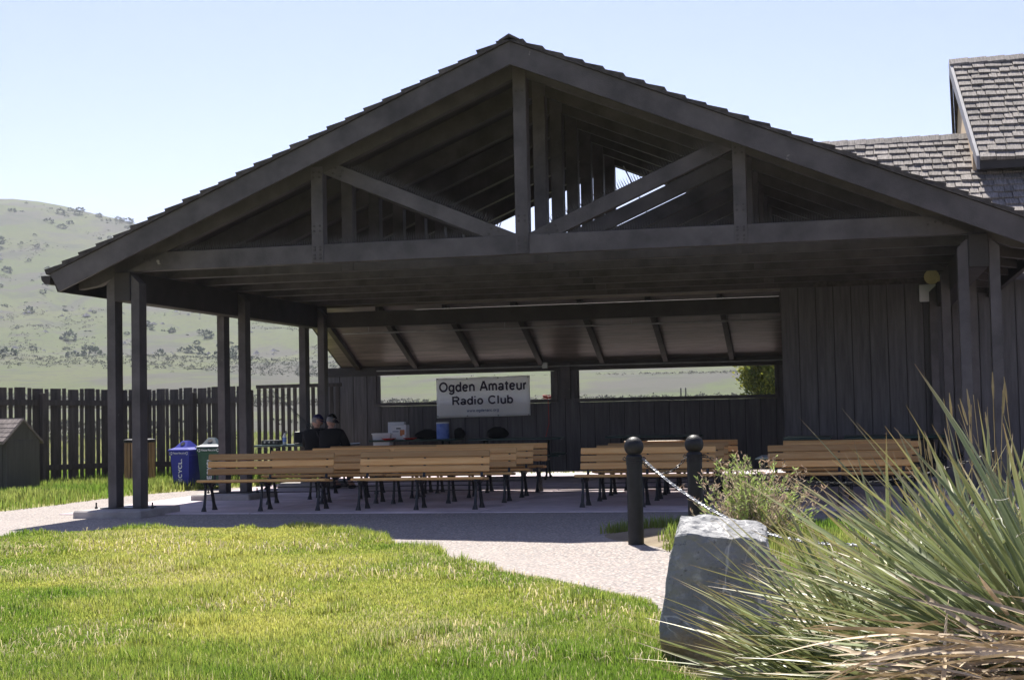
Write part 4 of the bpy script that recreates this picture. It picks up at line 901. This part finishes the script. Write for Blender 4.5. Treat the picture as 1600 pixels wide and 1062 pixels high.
def yucca(loc, n, lab, seed, sc=1., az0=None, ndry=60, extra=260):
    rs = random.Random(seed); t = thing('yucca', lab, 'yucca', loc, 0, 'yuccas at the lower right'); loc = Vector(loc)
    tc_ = (CAM-loc).normalized(); got = 0; XV, XC = [], []
    while got < n+extra:
        el = math.asin(rs.uniform(-.04, 1) if rs.random() < .45 else rs.uniform(.0, .75))*.92; az = rs.uniform(0, 2*math.pi)
        d = Vector((math.cos(az)*math.cos(el), math.sin(az)*math.cos(el), math.sin(el)))
        if d.dot(tc_) > (.25 if el < .6 else .5): continue
        got += 1; me = rs.choice(LEAVES); q = d.to_track_quat('X', 'Z') @ Quaternion((1, 0, 0), rs.uniform(-.8, .8)); s = sc*rs.uniform(.72, 1.08); p = d*.03+Vector((rs.uniform(-.04, .04), rs.uniform(-.04, .04), rs.uniform(-.06, .10)))
        if got <= n:
            o = add('leaf', me, leafm, t, p); o.rotation_mode = 'QUATERNION'; o.rotation_quaternion = q; o.scale = (s, s*rs.uniform(.8, 1.2), s)
        else:
            k = rs.uniform(.75, 1.2); XV += [p+q @ (v_.co*s*.97) for v_ in me.vertices]; XC += [[c_*k for c_ in a_.color[:3]] for a_ in me.attributes['Col'].data]
    if extra:
        o = quads_mesh('leaf_mass', np.array([v_[:] for v_ in XV]), np.array(XC), leafm, 27, [(i*3+k, i*3+3+k, i*3+4+k, i*3+1+k) for i in range(8) for k in (0, 1)], t); tag(o, kind='stuff')
    for i in range(ndry):
        el = rs.uniform(-.75, .02); az = rs.uniform(0, 2*math.pi); d = Vector((math.cos(az)*math.cos(el), math.sin(az)*math.cos(el), math.sin(el)))
        o = add('dry_leaf', rs.choice(DRY), dryleaf, t, (0, 0, rs.uniform(-.22, -.04))); o.rotation_mode = 'QUATERNION'; o.rotation_quaternion = d.to_track_quat('X', 'Z') @ Quaternion((1, 0, 0), rs.uniform(-1, 1)); s = sc*rs.uniform(.7, 1.1); o.scale = (s, s, s)
    m = MB()
    for i in range(60):
        el = rs.uniform(.05, 1.2); az = rs.uniform(0, 6.28); r = rs.uniform(.2, .6)*sc; p = Vector((math.cos(az)*math.cos(el), math.sin(az)*math.cos(el), math.sin(el)))*r; pts = [p]
        a = Vector((rs.gauss(0, 1), rs.gauss(0, 1), rs.gauss(0, 1))).normalized(); b2 = a.orthogonal().normalized(); rr = rs.uniform(.006, .016)
        m.tube([p+a*rr*math.cos(k*.7)+b2*rr*math.sin(k*.7)+a*.008*k for k in range(7)], .0005, 3, cap=False)
    o = m.build('leaf_fibres', fibrem, t); tag(o, kind='stuff')
    MB().tube([(0, 0, -.6), (0, 0, -.2), (0, 0, .02)], [.09, .08, .05], 8).build('stem', dryleaf, t)
    return t
yucca((4.74, -15.70, .62), 290, 'biggest spiky green yucca filling the lower right corner', 1, .94, ndry=220, extra=420)
yucca((4.34, -15.15, .46), 290, 'lower yucca spreading leaves left in front of the boulder', 2, .80, ndry=130, extra=380)
yucca((4.86, -14.7, .60), 270, 'upright blue-green yucca standing behind the biggest one', 3, .76, ndry=40)
yucca((5.12, -15.2, .58), 240, 'yucca at the right edge of the picture', 4, .84, ndry=50)
yucca((4.62, -15.15, .58), 280, 'yucca in the middle of the clump, leaves fanning upward', 5, .86, ndry=60, extra=380)
yucca((4.52, -14.55, .48), 230, 'rearmost yucca, its tips just below the benches', 6, .82, ndry=30)

# dead straw-coloured blades lying over the mound in front of the yuccas
pile = thing('dead_leaf_pile', 'heap of straw-coloured dead yucca blades at the lower right', 'dead leaves', (4.46, -15.85, .82)); rs = random.Random(21)
for i in range(290):
    az = rs.gauss(math.pi*.96, .55) if rs.random() < .7 else rs.uniform(0, 6.28); d = Vector((math.cos(az), math.sin(az)*.6, rs.gauss(.03, .16))).normalized()
    o = add('dead_blade', rs.choice(DRY), dryleaf, pile, (rs.uniform(-.05, .50), rs.uniform(-.28, .22), rs.uniform(-.24, .03))); o.rotation_mode = 'QUATERNION'; o.rotation_quaternion = d.to_track_quat('X', 'Z') @ Quaternion((1, 0, 0), rs.uniform(-1, 1)); q_ = rs.uniform(.45, .8); o.scale = (q_, q_*1.05, q_)
# ------------------------------------------------------------ shrubs and tree
def leafy(name, pts, dirs, size, cols, m=bushm, parent=None, asp=.3):
    n = len(pts); pts = np.asarray(pts); d = np.asarray(dirs); d = d/np.linalg.norm(d, axis=1, keepdims=True); r = RNG.normal(size=(n, 3)); s = np.cross(d, r); s /= np.linalg.norm(s, axis=1, keepdims=True)
    sz = size*RNG.uniform(.6, 1.3, (n, 1)); V = np.stack([pts-s*sz*asp*.4, pts+d*sz*.5-s*sz*asp, pts+d*sz, pts+d*sz*.5+s*sz*asp], 1)
    return quads_mesh(name, V.reshape(-1, 3), np.repeat(np.asarray(cols), 4, 0), m, 4, [(0, 1, 2, 3)], parent)
sb = thing('rabbitbrush_shrub', 'wispy green and dry brown shrub behind the boulder', 'shrub', (3.30, -5.0, .0)); sb.scale = (1.2, 1.2, 1.02)
tw = MB(); lp_, ld, lc = [], [], []
rs = random.Random(5)
for i in range(240):
    az = rs.uniform(0, 6.283); sp = abs(rs.gauss(0, 1.15)); p = Vector((rs.uniform(-.08, .08), rs.uniform(-.08, .08), 0)); d = Vector((math.cos(az)*sp, math.sin(az)*sp, 1)).normalized(); ln = rs.uniform(.45, .92)*(1-.12*sp); pts = [p.copy()]
    green = rs.random() < .42
    for k in range(6):
        d = (d+Vector((rs.gauss(0, .12), rs.gauss(0, .12), .05))).normalized(); p = p+d*ln/6; pts.append(p.copy())
        if k >= 2:
            for q in range(11 if green else 5):
                lp_.append(p-d*rs.random()*ln/6); ld.append(d+Vector((rs.gauss(0, .6), rs.gauss(0, .6), rs.gauss(0, .3)))); lc.append((.40, .50, .16) if green else (.52, .43, .30))
    tw.tube(pts, [.004, .0035, .003, .0026, .0022, .0018, .0012], 4)
    if not green:
        for q in range(5): lp_.append(pts[-1]+Vector((rs.gauss(0, .015), rs.gauss(0, .015), rs.gauss(0, .015)))); ld.append(Vector((rs.gauss(0, 1), rs.gauss(0, 1), 1))); lc.append((.42, .30, .22))
tw.build('twigs', mat('grey_twig', (.27, .22, .16), .8, .2), sb); lc = np.array(lc)*RNG.uniform(.7, 1.3, (len(lc), 1)); leafy('foliage', lp_, ld, .045, lc, parent=sb, asp=.12)
# seeding grass stalks behind the yucca
m_ = MB(); rs = random.Random(8)
for i in range(46):
    p = Vector((rs.uniform(4.55, 5.6), rs.uniform(-14.6, -13.6), .3)); d = Vector((rs.gauss(0, .12), rs.gauss(0, .12), 1)).normalized(); ln = rs.uniform(.75, 1.15)
    m_.tube([p, p+d*ln*.5, p+d*ln+Vector((rs.gauss(0, .03), 0, 0))], [.0016, .0014, .001], 4); e_ = p+d*ln; m_.tube([e_-d*.07, e_-d*.03, e_+d*.02], [.002, .0045, .001], 5)
o = m_.build('wild_grass_stalks', mat('straw', (.46, .36, .2), .7, .2, transl=.2)); tag(o, 'dry seeding grass stalks rising behind the yuccas', 'grass', kind='stuff')
# juniper beyond the right window
zt_ = float(terr(1.55, 26.3)); jn = thing('juniper_tree', 'yellow-green juniper seen through the right window', 'tree', (1.6, 26.3, zt_)); jn.scale = (1.25, 1.25, 1.2)
MB().tube([(0, 0, -.1), (.03, 0, .8), (0, .02, 2.0), (0, 0, 2.7)], [.12, .09, .05, .02], 8).build('trunk', bark, jn)
br = MB(); lp_, ld, lc = [], [], []
for i in range(70):
    h = rs.uniform(.2, 2.6); az = rs.uniform(0, 6.28); ln = (1.05-.3*h)*rs.uniform(.6, 1.1)+.1; d = Vector((math.cos(az), math.sin(az), rs.uniform(.5, 1.3))).normalized(); p = Vector((0, 0, h)); br.tube([p, p+d*ln*.6, p+d*ln], [.018, .01, .004], 4)
    for k in range(110):
        t_ = rs.uniform(.25, 1.05); q = p+d*ln*t_+Vector((rs.gauss(0, .09), rs.gauss(0, .09), rs.gauss(0, .11))); lp_.append(q); ld.append(d+Vector((rs.gauss(0, .6), rs.gauss(0, .6), rs.gauss(0, .6)))); lc.append((.27, .27, .05) if rs.random() < .6 else (.13, .16, .04))
br.build('limbs', bark, jn); leafy('crown', lp_, ld, .11, np.array(lc)*RNG.uniform(.7, 1.3, (len(lc), 1)), parent=jn, asp=.28)
# two field posts far behind the right window
for k, (x, lab) in enumerate([(-18.6, 'dark field post seen through the right window, left of two'), (-17.95, 'dark field post seen through the right window, right of two')]):
    zz = float(terr(x, 180.)); o = MB().bbox(-.09, .09, -.09, .09, -.3, 1.25, .02).build('field_post', fencem, None, loc=(x, 180, zz)); tag(o, lab, 'post', 'field posts beyond the window')

# hillside bushes: the largest as single bushes, the rest as one scatter
def clump(n, seed, col, sz):
    rg = np.random.default_rng(seed); p = rg.normal(size=(n, 3)); p /= np.linalg.norm(p, axis=1, keepdims=True); lob = 1+.35*np.sin(p[:, :1]*5+seed)*np.cos(p[:, 1:2]*4+seed*2); r = rg.uniform(.45, 1, (n, 1))**.5; q = p*r*lob*np.array([1, 1, .8]); q[:, 2] = np.abs(q[:, 2]+.45); return q, p, col*rg.uniform(.6, 1.4, (n, 1))
protos = []
for k in range(4):
    q, d, c_ = clump(150, k, np.array([[.04, .055, .035]]), .3); o = leafy('hill_bush_proto', q, d, .55, c_, asp=.35); protos.append(o.data); bpy.data.objects.remove(o)
def ray_to(az, e0, e1):   # walk out along an azimuth to a random distance band on the hill
    return None
n_ = 0; tries = 0; rs = random.Random(12)
def fwd(az, D): return CAM.x+D*(-math.sin(TH+az)), CAM.y+D*math.cos(TH+az)
while n_ < 190:
    az = rs.uniform(.17, .36); D = rs.uniform(420, 990); x, y = fwd(az, D)
    den = float(vnoise(x, y, .016)); top = smooth(650, 950, np.array(D))
    if rs.random() > (smooth(.45, .8, np.array(den))*.7+.12)*(.22+.78*top): continue
    s = rs.choice((.7, .9, 1.1, 1.4, 2.0))*rs.uniform(.8, 1.2); o = bpy.data.objects.new('hill_bush', rs.choice(protos)); COL.objects.link(o); o.location = (x, y, float(terr(x, y))-.1*s); o.scale = (s*rs.uniform(.9, 1.5), s, s*rs.uniform(.7, 1.1)); o.rotation_euler = (0, 0, rs.uniform(0, 6.28))
    if not o.data.materials: o.data.materials.append(bushm)
    tag(o, 'dark rounded bush dotted on the distant grassy hillside', 'bush', 'bushes on the far hillside'); n_ += 1
def scatter(name, n, dmin, dmax, azr, size, col, lab, cat, thr, per=14):
    P, Dd, Cc = [], [], []
    X = []; 
    while len(X) < n:
        az = RNG.uniform(*azr, 4000); D = np.sqrt(RNG.uniform(dmin**2, dmax**2, 4000)); x = CAM.x+D*(-np.sin(TH+az)); y = CAM.y+D*np.cos(TH+az)
        k = vnoise(x, y, .02)*.6+vnoise(x, y*3, .006)*.5 > thr+RNG.normal(0, .06, 4000); X += list(zip(x[k], y[k], D[k]))
    X = np.array(X[:n]); Z = terr(X[:, 0], X[:, 1]); s = size*RNG.uniform(.5, 1.4, n)
    p = RNG.normal(size=(n, per, 3)); p[..., 2] = np.abs(p[..., 2])*.8; p /= np.linalg.norm(p, axis=2, keepdims=True); q = p*RNG.uniform(.3, 1, (n, per, 1))*s[:, None, None]
    q += np.c_[X[:, :2], Z][:, None]; c_ = np.array(col)[None, None]*RNG.uniform(.6, 1.3, (n, 1, 1))*RNG.uniform(.8, 1.2, (n, per, 1))
    sz = np.repeat(s, per)[:, None]
    o = leafy(name, q.reshape(-1, 3), p.reshape(-1, 3), sz*.7, c_.reshape(-1, 3), asp=.4); tag(o, lab, cat, kind='stuff')
scatter('sagebrush', 9000, 70, 330, (-.4, .42), .28, (.10, .10, .08), 'grey-green sagebrush covering the flat field', 'sagebrush', .50)
scatter('hill_scrub', 8000, 330, 1000, (.1, .4), .42, (.07, .075, .055), 'small scrub speckling the distant hillside', 'scrub', .50)
# pale rock outcrops on the slope
P_ = MB(); rs = random.Random(3)
for i in range(260):
    az = rs.uniform(.15, .37); D = rs.choice((520, 600, 640, 700, 800))+rs.gauss(0, 12); x, y = fwd(az, D)
    if float(vnoise(x, y, .03)) < .5: continue
    s = rs.uniform(.6, 2.2); z = float(terr(x, y)); v = [(x+s*rs.uniform(.6, 1.4)*math.cos(a), y+s*.6*math.sin(a), z-.2) for a in (0, 1.57, 3.14, 4.71)]; P_.poly(v+[(x, y, z+s*.55)], [(0, 1, 4), (1, 2, 4), (2, 3, 4), (3, 0, 4)])
o = P_.build('rock_outcrops', mat('pale_rock', (.2, .19, .19), .9, .2, .2)); tag(o, 'pale rock outcrops across the distant hillside', 'rocks', kind='stuff')

# ------------------------------------------------------------ haze
hz = MB().box(-1700, 1700, -900, 2600, -8, 330).build('haze', None); tag(hz, 'thin pale air haze over the valley', 'haze', kind='stuff')
hm = bpy.data.materials.new('haze'); hm.use_nodes = True; n = hm.node_tree; n.nodes.remove(n.nodes['Principled BSDF'])
pv = n.nodes.new('ShaderNodeVolumePrincipled'); pv.inputs['Color'].default_value = (.86, .92, 1, 1); pv.inputs['Density'].default_value = .00020; pv.inputs['Anisotropy'].default_value = .3
n.links.new(pv.outputs[0], n.nodes['Material Output'].inputs['Volume']); hz.data.materials.append(hm)
